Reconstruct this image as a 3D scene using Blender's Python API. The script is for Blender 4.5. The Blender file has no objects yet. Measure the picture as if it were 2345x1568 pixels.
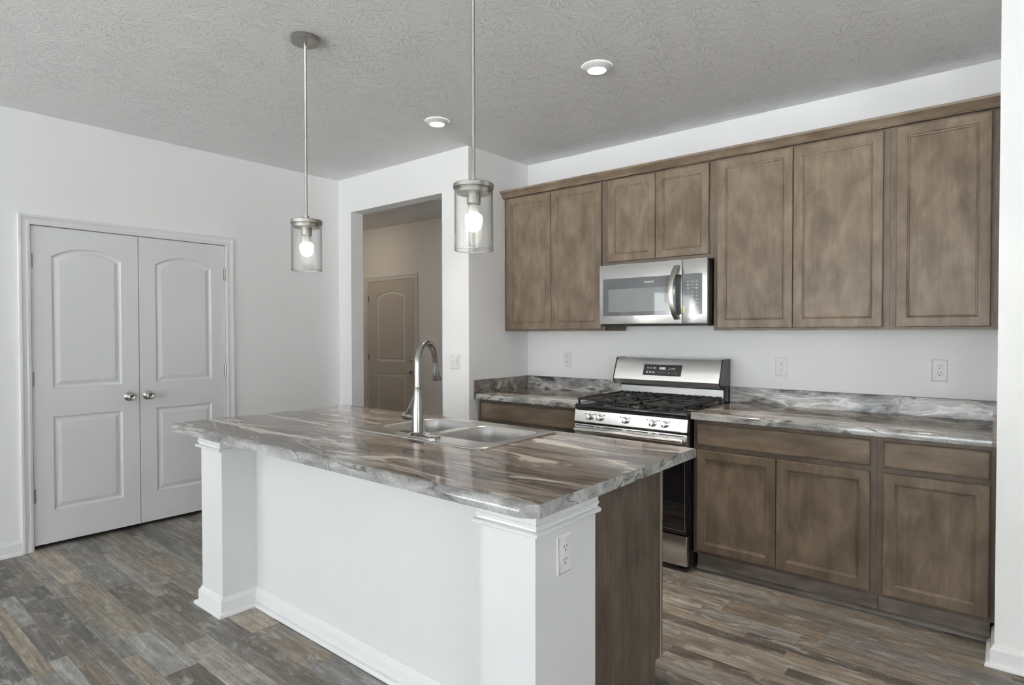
import bpy, bmesh, math, random
from mathutils import Vector, Matrix
random.seed(7)
scn = bpy.context.scene
col = scn.collection
PI = math.pi

# ---------------------------------------------------------------- camera
F_PX = 1384.267
cam_d = bpy.data.cameras.new('camera')
cam_d.sensor_fit = 'HORIZONTAL'
cam_d.sensor_width = 36.0
cam_d.lens = F_PX / 2345 * 36.0
cam_d.clip_start = 0.05
cam = bpy.data.objects.new('camera', cam_d)
col.objects.link(cam)
_yaw, _pitch, _roll = 0.6921, -0.0164, -0.0016
_f = Vector((-math.sin(_yaw) * math.cos(_pitch), math.cos(_yaw) * math.cos(_pitch), math.sin(_pitch)))
_r = Vector((math.cos(_yaw), math.sin(_yaw), 0))
_u = _r.cross(_f)
_r2 = _r * math.cos(_roll) + _u * math.sin(_roll)
_u2 = _u * math.cos(_roll) - _r * math.sin(_roll)
_m = Matrix((_r2, _u2, -_f)).transposed().to_4x4()
_m.translation = Vector((3.0943, -3.9424, 1.3684))
cam.matrix_world = _m
scn.camera = cam

# ---------------------------------------------------------------- world, exposure, daylight
w = bpy.data.worlds.new('overcast_sky')
scn.world = w
w.use_nodes = True
w.node_tree.nodes['Background'].inputs[0].default_value = (0.955, 0.975, 1.0, 1)
w.node_tree.nodes['Background'].inputs[1].default_value = 4.8
vs = scn.view_settings
vs.view_transform = 'Standard'
vs.look = 'None'
vs.gamma = 1.0
vs.use_curve_mapping = False
vs.exposure = 0.66
cy = scn.cycles
cy.max_bounces = 10
cy.diffuse_bounces = 6
cy.glossy_bounces = 5
cy.transmission_bounces = 8
cy.transparent_max_bounces = 16
cy.caustics_reflective = False
cy.caustics_refractive = False
cy.sample_clamp_indirect = 10.0

H = 2.744            # ceiling height
XL = -1.6265         # left wall
Y1 = -0.7087         # wall with the passage
XR = 3.047           # right end of the kitchen wall
YR = -0.788          # face of the right-hand wall
YB = -11.0           # rear (window) wall
XF = 6.5             # far right wall
# openings in the rear wall (x0, x1, z0, z1)
WINS = [(-1.25, 1.05, 0.30, 2.50), (1.35, 3.65, 0.30, 2.50), (3.95, 6.25, 0.30, 2.50)]
WINR = [(-6.3, -4.5, 0.50, 2.25)]           # added to the far right wall for side light (y0, y1, z0, z1)
WINL = [(-8.25, -6.35, 0.0, 2.12)]          # patio door in the left wall (y0, y1, z0, z1)

def portal(name, loc, rot, sx, sy):
    l = bpy.data.lights.new(name, 'AREA')
    l.shape = 'RECTANGLE'; l.size = sx; l.size_y = sy
    l.cycles.is_portal = True
    o = bpy.data.objects.new(name, l)
    o.location = loc; o.rotation_euler = rot
    col.objects.link(o)
for (x0, x1, z0, z1) in WINS:
    portal('window_daylight', ((x0 + x1) / 2, YB - 0.16, (z0 + z1) / 2), (PI / 2, 0, 0), x1 - x0, z1 - z0)
for (y0, y1, z0, z1) in WINL:
    portal('window_daylight', (XL - 0.16, (y0 + y1) / 2, (z0 + z1) / 2), (PI / 2, 0, -PI / 2), y1 - y0, z1 - z0)
for (y0, y1, z0, z1) in WINR:
    portal('window_daylight', (XF + 0.16, (y0 + y1) / 2, (z0 + z1) / 2), (PI / 2, 0, PI / 2), y1 - y0, z1 - z0)
sun_d = bpy.data.lights.new('bounce_sun', 'SUN')  # sun added to light the ground, which bounces up to the ceiling
sun_d.energy = 195.0
sun_d.angle = 0.03
sun_d.color = (1.0, 0.97, 0.95)
sun = bpy.data.objects.new('bounce_sun', sun_d)
sun.rotation_euler = Vector((0.30, -0.66, -0.69)).to_track_quat('-Z', 'Y').to_euler()
col.objects.link(sun)

# ---------------------------------------------------------------- node helpers
class NT:
    def __init__(s, name):
        s.m = bpy.data.materials.new(name)
        s.m.use_nodes = True
        s.t = s.m.node_tree
        s.p = s.t.nodes['Principled BSDF']
        s.out = s.t.nodes['Material Output']
    def n(s, typ, **kw):
        nd = s.t.nodes.new(typ)
        for k, v in kw.items():
            if k == 'ins':
                for kk, vv in v.items():
                    if hasattr(vv, 'is_output') or isinstance(vv, bpy.types.NodeSocket):
                        s.t.links.new(vv, nd.inputs[kk])
                    else:
                        nd.inputs[kk].default_value = vv
            else:
                setattr(nd, k, v)
        return nd
    def math(s, op, a, b=None, c=None, clamp=False):
        nd = s.n('ShaderNodeMath', operation=op, use_clamp=clamp)
        for i, v in enumerate((a, b, c)):
            if v is None: continue
            if isinstance(v, bpy.types.NodeSocket): s.t.links.new(v, nd.inputs[i])
            else: nd.inputs[i].default_value = v
        return nd.outputs[0]
    def vmath(s, op, a, b=None):
        nd = s.n('ShaderNodeVectorMath', operation=op)
        for i, v in enumerate((a, b)):
            if v is None: continue
            if isinstance(v, bpy.types.NodeSocket): s.t.links.new(v, nd.inputs[i])
            else: nd.inputs[i].default_value = v
        return nd.outputs[0]
    def ramp(s, fac, stops, interp='LINEAR'):
        nd = s.n('ShaderNodeValToRGB')
        cr = nd.color_ramp
        cr.interpolation = interp
        while len(cr.elements) < len(stops): cr.elements.new(0.5)
        for e, (p, c) in zip(cr.elements, stops):
            e.position = p
            e.color = (c, c, c, 1) if isinstance(c, (int, float)) else (*c, 1)
        s.t.links.new(fac, nd.inputs[0])
        return nd.outputs[0]
    def mix(s, fac, a, b, blend='MIX'):
        nd = s.n('ShaderNodeMix', data_type='RGBA', blend_type=blend)
        for i, v in ((0, fac), (6, a), (7, b)):
            if isinstance(v, bpy.types.NodeSocket): s.t.links.new(v, nd.inputs[i])
            else: nd.inputs[i].default_value = v if i == 0 else (*v[:3], 1)
        return nd.outputs[2]
    def noise(s, vec, scale, detail=4, rough=0.5, dist=0.0):
        nd = s.n('ShaderNodeTexNoise', ins={'Scale': scale, 'Detail': detail, 'Roughness': rough, 'Distortion': dist})
        s.t.links.new(vec, nd.inputs['Vector'])
        return nd
    def mapv(s, vec, scale=(1, 1, 1), rot=(0, 0, 0), loc=(0, 0, 0)):
        nd = s.n('ShaderNodeMapping')
        nd.inputs['Scale'].default_value = scale
        nd.inputs['Rotation'].default_value = rot
        nd.inputs['Location'].default_value = loc
        s.t.links.new(vec, nd.inputs['Vector'])
        return nd.outputs[0]
    def pos(s):
        return s.n('ShaderNodeNewGeometry').outputs['Position']
    def set(s, **kw):
        names = {'base': 'Base Color', 'rough': 'Roughness', 'metal': 'Metallic', 'spec': 'Specular IOR Level',
                 'normal': 'Normal', 'coat': 'Coat Weight', 'coat_rough': 'Coat Roughness', 'aniso': 'Anisotropic'}
        for k, v in kw.items():
            i = s.p.inputs[names[k]]
            if isinstance(v, bpy.types.NodeSocket): s.t.links.new(v, i)
            elif k == 'base': i.default_value = (*v, 1)
            else: i.default_value = v
    def bump(s, height, strength=0.3, dist=0.002):
        nd = s.n('ShaderNodeBump')
        nd.inputs['Strength'].default_value = strength
        nd.inputs['Distance'].default_value = dist
        s.t.links.new(height, nd.inputs['Height'])
        s.set(normal=nd.outputs[0])

def simple(name, base, rough=0.5, metal=0.0, spec=0.5, grain=0.0):
    t = NT(name)
    n = t.noise(t.pos(), 9.0, 4, 0.6)
    lo = tuple(c * (1 - grain) for c in base); hi = tuple(min(1, c * (1 + grain)) for c in base)
    t.set(base=t.mix(n.outputs[0], lo, hi), rough=rough, metal=metal, spec=spec)
    return t.m

M = {}
def m_paint(name, base, rough, bs):
    t = NT(name)
    n = t.noise(t.pos(), 240, 3, 0.6)
    n2 = t.noise(t.pos(), 1.3, 2, 0.5)
    t.set(base=t.mix(n2.outputs[0], tuple(c * 0.985 for c in base), base), rough=rough, spec=0.35)
    t.bump(n.outputs[0], bs, 0.0006)
    return t.m
M['wall'] = m_paint('wall_paint', (0.895, 0.895, 0.895), 0.75, 0.12)
M['trim'] = m_paint('trim_paint', (0.79, 0.795, 0.80), 0.38, 0.04)
M['islanddim'] = m_paint('wall_paint_dimmed', (0.74, 0.745, 0.75), 0.7, 0.10)  # wall paint darkened on the island to offset the stronger light there
M['doorpaint'] = m_paint('door_paint', (0.77, 0.775, 0.78), 0.42, 0.06)
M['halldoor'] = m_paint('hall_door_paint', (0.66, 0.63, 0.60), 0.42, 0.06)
M['plastic'] = simple('white_plastic', (0.80, 0.80, 0.79), 0.35, 0, 0.5, 0.01)
M['slot'] = simple('dark_slot', (0.03, 0.03, 0.03), 0.6)
M['black'] = simple('black_enamel', (0.012, 0.012, 0.013), 0.16, 0, 0.6, 0.1)
M['blackmatte'] = simple('cast_iron', (0.020, 0.020, 0.021), 0.48, 0, 0.5, 0.15)
M['blackglass'] = simple('black_glass', (0.008, 0.008, 0.009), 0.04, 0, 0.6)
M['greyglass'] = simple('smoked_glass', (0.075, 0.08, 0.083), 0.05, 0, 0.8)
M['windowglass'] = simple('microwave_window', (0.19, 0.20, 0.205), 0.03, 0, 0.8)
M['chrome'] = simple('chrome', (0.55, 0.54, 0.52), 0.12, 1.0)
M['darkchrome'] = simple('dark_gap', (0.02, 0.02, 0.02), 0.5)
M['yellow'] = simple('yellow_label', (0.75, 0.62, 0.25), 0.5)
M['print'] = simple('white_print', (0.75, 0.77, 0.78), 0.5)
M['greyprint'] = simple('grey_print', (0.25, 0.26, 0.27), 0.5)
M['panelblack'] = simple('control_black', (0.035, 0.035, 0.036), 0.25, 0, 0.5)
M['ground'] = simple('bounce_ground', (0.56, 0.575, 0.59), 0.9, 0, 0.2, 0.1)  # outside ground made pale to bounce sunlight up to the ceiling
M['bark'] = simple('bark', (0.05, 0.045, 0.04), 0.9, 0, 0.2, 0.3)
M['socket'] = simple('lamp_collar', (0.62, 0.60, 0.57), 0.4, 0, 0.5)

def m_metal(name, base, rough, axis, amount=0.06):
    t = NT(name)
    sc = {'x': (3, 400, 400), 'y': (400, 3, 400), 'z': (400, 400, 3)}[axis]
    n = t.noise(t.mapv(t.pos(), sc), 1.0, 3, 0.6)
    r = t.math('MULTIPLY_ADD', n.outputs[0], amount * 2, rough - amount)
    n2 = t.noise(t.pos(), 3.0, 2)
    t.set(base=t.mix(n2.outputs[0], tuple(c * 0.95 for c in base), base), metal=1.0, rough=r)
    return t.m
M['steel'] = m_metal('brushed_steel', (0.80, 0.795, 0.785), 0.24, 'x')
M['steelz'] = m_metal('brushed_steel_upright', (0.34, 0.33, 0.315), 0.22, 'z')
M['sinksteel'] = m_metal('sink_steel', (0.56, 0.55, 0.53), 0.26, 'x')
M['steelguard'] = m_metal('brushed_steel_guard', (0.92, 0.91, 0.90), 0.48, 'x')  # range steel lightened here to lift its dim ceiling reflection
M['steelriser'] = m_metal('brushed_steel_riser', (0.36, 0.36, 0.36), 0.34, 'x')  # range steel darkened here to tone down the mirrored windows
M['bowlsteel'] = simple('bowl_steel', (0.50, 0.495, 0.485), 0.36, 0.7, 0.5, 0.03)
M['nickel'] = simple('satin_nickel_rod', (0.36, 0.34, 0.31), 0.30, 1.0, 0.5, 0.01)
M['nickelx'] = simple('satin_nickel', (0.40, 0.385, 0.355), 0.30, 1.0, 0.5, 0.01)

def m_emit(name, colr, strength):
    t = NT(name)
    t.p.inputs['Base Color'].default_value = (0.9, 0.9, 0.9, 1)
    t.p.inputs['Emission Color'].default_value = (*colr, 1)
    t.p.inputs['Emission Strength'].default_value = strength
    return t.m
M['bulb'] = m_emit('lit_bulb', (1.0, 0.91, 0.79), 7.0)
M['lens'] = m_emit('lit_lens', (1.0, 0.90, 0.78), 16.0)
M['halllens'] = m_emit('hall_lit_lens', (1.0, 0.80, 0.58), 20.0)
M['digits'] = m_emit('lit_digits', (0.9, 0.95, 1.0), 0.9)

def m_glass(name, tint, edge, f0=0.04):
    t = NT(name)
    lw = t.n('ShaderNodeLayerWeight'); lw.inputs['Blend'].default_value = 0.5
    fr5 = t.math('MULTIPLY_ADD', t.math('POWER', lw.outputs['Facing'], 5.0), 0.85, f0)
    n = t.noise(t.mapv(t.pos(), (9, 9, 5)), 1.0, 2, 0.5)
    bp = t.n('ShaderNodeBump'); bp.inputs['Strength'].default_value = 0.25; bp.inputs['Distance'].default_value = 0.01
    t.t.links.new(n.outputs[0], bp.inputs['Height'])
    f3 = t.math('POWER', lw.outputs['Facing'], 4.0)
    tr = t.n('ShaderNodeBsdfTransparent')
    t.t.links.new(t.mix(f3, tint, edge), tr.inputs[0])
    gl = t.n('ShaderNodeBsdfGlossy'); gl.inputs['Roughness'].default_value = 0.02
    t.t.links.new(bp.outputs[0], gl.inputs['Normal'])
    mx = t.n('ShaderNodeMixShader')
    t.t.links.new(fr5, mx.inputs[0]); t.t.links.new(tr.outputs[0], mx.inputs[1]); t.t.links.new(gl.outputs[0], mx.inputs[2])
    t.t.links.new(mx.outputs[0], t.out.inputs[0])
    return t.m
M['shade'] = m_glass('clear_glass', (0.992, 0.995, 0.99), (0.50, 0.49, 0.45), 0.022)
M['rimglass'] = m_glass('glass_rim', (0.90, 0.91, 0.89), (0.45, 0.44, 0.40), 0.16)
M['pane'] = m_glass('window_glass', (0.97, 0.985, 0.98), (0.90, 0.92, 0.91))

def m_wood(name, dark, mid, light, rough, axis='z', blotch=1.0, grain=0.16):
    t = NT(name)
    oi = t.n('ShaderNodeObjectInfo')
    off = t.vmath('MULTIPLY', t.n('ShaderNodeCombineXYZ', ins={0: oi.outputs['Random'], 1: oi.outputs['Random'], 2: oi.outputs['Random']}).outputs[0], (13.0, 7.0, 19.0))
    p = t.vmath('ADD', t.pos(), off)
    s1 = {'z': (9, 9, 4.5), 'x': (4.0, 9, 10)}[axis]
    s2 = {'z': (70, 70, 3), 'x': (3, 70, 90)}[axis]
    s3 = {'z': (22, 22, 7), 'x': (6, 22, 26)}[axis]
    a = t.noise(t.mapv(p, s1), 1.0, 3, 0.55, 0.4).outputs[0]
    b = t.noise(t.mapv(p, s2), 1.0, 4, 0.6, 0.3).outputs[0]
    c = t.noise(t.mapv(p, s3), 1.0, 3, 0.6, 0.5).outputs[0]
    v = t.math('ADD', t.math('MULTIPLY', a, 0.70 * blotch), t.math('ADD', t.math('MULTIPLY', c, 0.32), t.math('MULTIPLY', b, grain)))
    tot = 0.70 * blotch + 0.32 + grain
    v = t.math('DIVIDE', v, tot)
    t.set(base=t.ramp(v, [(0.36, dark), (0.50, mid), (0.64, light)]), rough=rough, spec=0.22)
    t.bump(b, 0.06, 0.0006)
    return t.m
CD, CM, CL = (0.092, 0.067, 0.046), (0.141, 0.106, 0.076), (0.195, 0.150, 0.110)
M['cab'] = m_wood('stained_maple', CD, CM, CL, 0.33)
M['cabx'] = m_wood('stained_maple_cross', CD, CM, CL, 0.33, 'x')
M['cabedge'] = m_wood('stained_maple_frame', (0.090, 0.068, 0.050), (0.118, 0.092, 0.069), (0.152, 0.121, 0.093), 0.36, 'z', 0.6)
M['endpanel'] = m_wood('dark_oak_panel', (0.060, 0.045, 0.034), (0.100, 0.077, 0.059), (0.150, 0.119, 0.094), 0.5, 'z', 0.9, 0.42)
M['rawedge'] = simple('raw_wood_edge', (0.42, 0.37, 0.30), 0.6)
M['toe'] = m_wood('toe_board', (0.115, 0.095, 0.077), (0.175, 0.148, 0.124), (0.24, 0.21, 0.18), 0.36, 'x', 0.8)

def m_laminate(name, front=None, kind='top'):
    t = NT(name)
    p = t.pos()
    nz = t.math('ABSOLUTE', t.n('ShaderNodeSeparateXYZ', ins={0: t.n('ShaderNodeNewGeometry').outputs['True Normal']}).outputs[2])
    warp = t.noise(t.mapv(p, (1.0, 2.6, 2.6)), 1.6, 3, 0.5)
    wv = t.vmath('SUBTRACT', warp.outputs['Color'], (0.5, 0.5, 0.5))
    pw = t.vmath('ADD', p, t.vmath('MULTIPLY', wv, (0.34, 0.20, 0.10)))
    q = t.mapv(pw, (1.0, 5.2, 5.2), (0, 0, 0.10))
    a = t.noise(q, 1.9, 9, 0.60, 0.5).outputs[0]
    base = t.ramp(a, [(0.32, (0.039, 0.028, 0.025)), (0.40, (0.108, 0.082, 0.071)), (0.47, (0.211, 0.171, 0.148)),
                      (0.56, (0.285, 0.242, 0.212)), (0.65, (0.410, 0.365, 0.325)), (0.76, (0.638, 0.593, 0.536))])
    # grey drift
    g = t.noise(t.mapv(pw, (0.9, 3.0, 3.0), (0, 0, 0.12), (3.1, 1.7, 0)), 1.5, 4, 0.5).outputs[0]
    base = t.mix(t.ramp(g, [(0.50, 0.0), (0.70, 0.55)]), base, (0.30, 0.295, 0.285))
    # dark veins
    vq = t.mapv(pw, (0.8, 6.0, 6.0), (0, 0, 0.13), (5.0, 2.0, 0))
    vn = t.noise(vq, 1.4, 8, 0.62, 0.6).outputs[0]
    ridge = t.math('ABSOLUTE', t.math('SUBTRACT', vn, 0.5))
    vm = t.noise(t.mapv(p, (0.8, 2.2, 2.2), (0, 0, 0), (9, 4, 0)), 1.3, 3).outputs[0]
    vfac = t.math('MULTIPLY', t.ramp(ridge, [(0.0, 1.0), (0.05, 0.0)]), t.ramp(vm, [(0.40, 0.0), (0.56, 0.9)]))
    base = t.mix(vfac, base, (0.055, 0.042, 0.038))
    # pale clouds
    wq = t.mapv(pw, (1.3, 6.5, 6.5), (0, 0, 0.08), (1.7, 8.3, 0))
    wn = t.noise(wq, 1.35, 7, 0.66, 0.8).outputs[0]
    base = t.mix(t.ramp(wn, [(0.555, 0.0), (0.60, 0.9)]), base, (0.62, 0.58, 0.52))
    # stone edge
    gr = t.noise(p, 130, 4, 0.7).outputs[0]
    gl = t.noise(t.mapv(pw, (3, 6, 9)), 1.6, 5, 0.6, 0.5).outputs[0]
    edge = t.ramp(t.math('ADD', t.math('MULTIPLY', gr, 0.34), t.math('MULTIPLY', gl, 0.66)),
                  [(0.33, (0.10, 0.10, 0.10)), (0.47, (0.26, 0.26, 0.257)), (0.63, (0.48, 0.48, 0.47))])
    cn = t.noise(t.mapv(pw, (1.5, 2.5, 7), (0, 0.25, 0)), 1.1, 5, 0.5, 0.4).outputs[0]
    crack = t.ramp(t.math('ABSOLUTE', t.math('SUBTRACT', cn, 0.5)), [(0.0, 1.0), (0.016, 0.0)])
    edge = t.mix(t.math('MULTIPLY', crack, 0.9), edge, (0.06, 0.058, 0.056))
    if kind == 'splash':
        sq = t.mapv(pw, (1.9, 1.9, 8.0), (0, 0.07, 0), (0.3, 0, 0))
        sn = t.noise(sq, 1.7, 9, 0.64, 0.9).outputs[0]
        colr = t.ramp(sn, [(0.36, (0.022, 0.02, 0.02)), (0.42, (0.10, 0.096, 0.094)), (0.465, (0.27, 0.265, 0.26)),
                           (0.51, (0.38, 0.375, 0.37)), (0.545, (0.72, 0.71, 0.69)), (0.59, (0.34, 0.32, 0.30)), (0.65, (0.07, 0.062, 0.058))])
        sg = t.math('MULTIPLY', t.math('SUBTRACT', gr, 0.5), 0.5)
        colr = t.mix(t.math('ADD', 0.16, sg, clamp=True), colr, edge)
        colr = t.mix(t.ramp(nz, [(0.6, 0.0), (0.7, 1.0)]), colr, t.mix(0.5, base, (0.06, 0.05, 0.045)))
    elif kind == 'plain':
        colr = t.mix(0.25, base, edge)
    else:
        fac = t.ramp(nz, [(0.55, 1.0), (0.80, 0.0)])
        if front is not None:
            y = t.n('ShaderNodeSeparateXYZ', ins={0: p}).outputs[1]
            jn = t.noise(t.mapv(p, (3.2, 1, 1)), 2.2, 6, 0.6).outputs[0]
            lim = t.math('MULTIPLY_ADD', jn, 0.085, front - 0.018)
            d = t.math('DIVIDE', t.math('SUBTRACT', lim, y), 0.012)
            fac = t.math('MAXIMUM', fac, t.math('ADD', d, 0.5, clamp=True))
        colr = t.mix(fac, base, edge)
    t.set(base=colr, rough=0.20, spec=0.5)
    t.p.inputs['Roughness'].default_value = 0.10
    return t.m
M['lam_island'] = m_laminate('stone_laminate_island', -2.7026)
M['lam'] = m_laminate('stone_laminate', -0.655)
M['lam_side'] = m_laminate('stone_laminate_side', None, 'plain')
M['splash'] = m_laminate('stone_laminate_splash', None, 'splash')

def m_floor():
    t = NT('plank_floor')
    p = t.pos()
    s = t.n('ShaderNodeSeparateXYZ', ins={0: p})
    X, Y = s.outputs[0], s.outputs[1]
    W = 0.132
    yr = t.math('DIVIDE', t.math('ADD', Y, 20.02), W)
    row = t.math('FLOOR', yr)
    fy = t.math('FRACT', yr)
    rnd = t.n('ShaderNodeTexWhiteNoise', noise_dimensions='1D'); t.t.links.new(row, rnd.inputs['W'])
    split = t.math('GREATER_THAN', rnd.outputs[0], 0.30)
    sub = t.math('MULTIPLY', split, t.math('GREATER_THAN', fy, 0.5))
    rid = t.math('ADD', t.math('MULTIPLY', row, 2.0), sub)
    r2 = t.n('ShaderNodeTexWhiteNoise', noise_dimensions='1D'); t.t.links.new(t.math('ADD', rid, 0.37), r2.inputs['W'])
    L = 0.46
    xr = t.math('DIVIDE', t.math('ADD', t.math('ADD', X, 30.0), t.math('MULTIPLY', r2.outputs[0], 3.7)), L)
    # vary the length: jitter each joint
    colid = t.math('FLOOR', xr)
    fx = t.math('FRACT', xr)
    idv = t.n('ShaderNodeCombineXYZ', ins={0: colid, 1: rid, 2: 0.5}).outputs[0]
    # some joints are skipped: pair neighbours
    pr = t.n('ShaderNodeTexWhiteNoise', noise_dimensions='2D')
    half = t.math('FLOOR', t.math('DIVIDE', colid, 2.0))
    t.t.links.new(t.n('ShaderNodeCombineXYZ', ins={0: half, 1: rid, 2: 0.0}).outputs[0], pr.inputs['Vector'])
    merge = t.math('GREATER_THAN', pr.outputs[0], 0.45)
    cid = t.math('ADD', t.math('MULTIPLY', merge, t.math('MULTIPLY', half, 2.0)), t.math('MULTIPLY', t.math('SUBTRACT', 1.0, merge), colid))
    idv = t.n('ShaderNodeCombineXYZ', ins={0: cid, 1: rid, 2: 0.5}).outputs[0]
    wn = t.n('ShaderNodeTexWhiteNoise', noise_dimensions='3D'); t.t.links.new(idv, wn.inputs['Vector'])
    tone = wn.outputs[0]
    wn2 = t.n('ShaderNodeTexWhiteNoise', noise_dimensions='3D'); t.t.links.new(t.vmath('ADD', idv, (7.7, 3.3, 1.1)), wn2.inputs['Vector'])
    off = t.vmath('MULTIPLY', wn.outputs['Color'], (40.0, 40.0, 40.0))
    pp = t.vmath('ADD', p, off)
    base = t.ramp(tone, [(0.0, (0.086, 0.079, 0.073)), (0.25, (0.135, 0.126, 0.116)), (0.45, (0.171, 0.159, 0.145)),
                         (0.65, (0.194, 0.182, 0.167)), (0.85, (0.230, 0.217, 0.200)), (1.0, (0.297, 0.284, 0.265))])
    hue = t.ramp(wn2.outputs[0], [(0.0, (0.94, 0.99, 1.05)), (0.4, (1.0, 1.0, 1.0)), (0.8, (1.06, 1.0, 0.92)), (1.0, (1.12, 1.0, 0.86))])
    base = t.mix(1.0, base, hue, 'MULTIPLY')
    st = t.noise(t.mapv(pp, (1.5, 34, 1)), 1.6, 6, 0.66, 0.3).outputs[0]
    cl = t.noise(t.mapv(pp, (3.4, 10, 1)), 1.6, 8, 0.72, 0.5).outputs[0]
    fi = t.noise(t.mapv(pp, (14, 160, 1)), 1.6, 4, 0.7).outputs[0]
    v = t.math('ADD', t.math('ADD', t.math('MULTIPLY', st, 0.50), t.math('MULTIPLY', cl, 0.42)), t.math('MULTIPLY', fi, 0.28))
    mul = t.ramp(v, [(0.43, 0.40), (0.54, 0.82), (0.63, 1.22), (0.74, 2.1)])
    base = t.mix(1.0, base, mul, 'MULTIPLY')
    # worn whitish patches
    wp = t.noise(t.mapv(pp, (5, 14, 1)), 1.4, 7, 0.7, 0.5).outputs[0]
    base = t.mix(t.ramp(wp, [(0.53, 0.0), (0.66, 0.70)]), base, (0.42, 0.405, 0.38))
    # joints
    ey = t.math('MINIMUM', fy, t.math('SUBTRACT', 1.0, fy))
    ey2 = t.math('ADD', t.math('ABSOLUTE', t.math('SUBTRACT', fy, 0.5)), t.math('MULTIPLY', t.math('SUBTRACT', 1.0, split), 1.0))
    eyy = t.math('MULTIPLY', t.math('MINIMUM', ey, ey2), W)
    odd = t.math('FRACT', t.math('DIVIDE', colid, 2.0))       # 0 for even, .5 for odd
    m0 = t.math('ADD', fx, t.math('MULTIPLY', merge, t.math('MULTIPLY', odd, 8.0)))
    m1 = t.math('ADD', t.math('SUBTRACT', 1.0, fx), t.math('MULTIPLY', merge, t.math('MULTIPLY', t.math('SUBTRACT', 0.5, odd), 8.0)))
    exx = t.math('MULTIPLY', t.math('MINIMUM', m0, m1), L)
    e = t.math('MINIMUM', eyy, exx)
    j = t.ramp(t.math('DIVIDE', e, 0.004), [(0.12, 1.0), (0.45, 0.0)])
    base = t.mix(t.math('MULTIPLY', j, 0.55), base, (0.10, 0.092, 0.082))
    t.set(base=base, rough=t.math('MULTIPLY_ADD', v, 0.25, 0.30), spec=0.4)
    t.bump(t.math('SUBTRACT', t.math('MULTIPLY', fi, 0.25), j), 0.20, 0.0012)
    return t.m
M['floor'] = m_floor()

def m_ceiling():
    t = NT('stomped_ceiling')
    p = t.pos()
    wv = t.noise(p, 4.0, 2).outputs['Color']
    p2 = t.vmath('ADD', p, t.vmath('MULTIPLY', t.vmath('SUBTRACT', wv, (0.5, 0.5, 0.5)), (0.10, 0.10, 0.0)))
    hs = []
    for k, (sc, off) in enumerate(((3.3, (0, 0, 0)), (4.1, (3.7, 1.9, 0)), (5.2, (8.1, 5.3, 0)))):
        vo = t.n('ShaderNodeTexVoronoi', voronoi_dimensions='2D', feature='F1')
        vo.inputs['Scale'].default_value = sc
        vo.inputs['Randomness'].default_value = 0.85
        pk = t.vmath('ADD', p2, off)
        t.t.links.new(pk, vo.inputs['Vector'])
        d = t.vmath('SUBTRACT', pk, vo.outputs['Position'])
        sx = t.n('ShaderNodeSeparateXYZ', ins={0: d})
        ang = t.math('ARCTAN2', sx.outputs[1], sx.outputs[0])
        rad = t.math('SQRT', t.math('ADD', t.math('MULTIPLY', sx.outputs[0], sx.outputs[0]), t.math('MULTIPLY', sx.outputs[1], sx.outputs[1])))
        ca = t.math('MULTIPLY', t.math('COSINE', ang), 7.5)
        sa = t.math('MULTIPLY', t.math('SINE', ang), 7.5)
        cv = t.n('ShaderNodeSeparateXYZ', ins={0: vo.outputs['Color']})
        zz = t.math('ADD', t.math('MULTIPLY', rad, 16.0), t.math('MULTIPLY', cv.outputs[0], 50.0))
        nv = t.n('ShaderNodeCombineXYZ', ins={0: ca, 1: sa, 2: zz}).outputs[0]
        n = t.noise(nv, 1.0, 3, 0.6, 0.3).outputs[0]
        ridge = t.ramp(n, [(0.56, 0.0), (0.66, 1.0)])
        fall = t.ramp(t.math('MULTIPLY', rad, sc), [(0.05, 0.3), (0.14, 1.0), (0.38, 0.75), (0.62, 0.0)])
        hs.append(t.math('MULTIPLY', ridge, fall))
    h = t.math('MAXIMUM', t.math('MAXIMUM', hs[0], hs[1]), t.math('MULTIPLY', hs[2], 0.7))
    fine = t.noise(p, 46, 4, 0.62).outputs[0]
    h = t.math('ADD', h, t.math('MULTIPLY', fine, 0.35))
    t.set(base=(0.90, 0.905, 0.91), rough=0.85, spec=0.2)
    t.bump(h, 0.68, 0.0055)
    return t.m
M['ceiling'] = m_ceiling()

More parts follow.
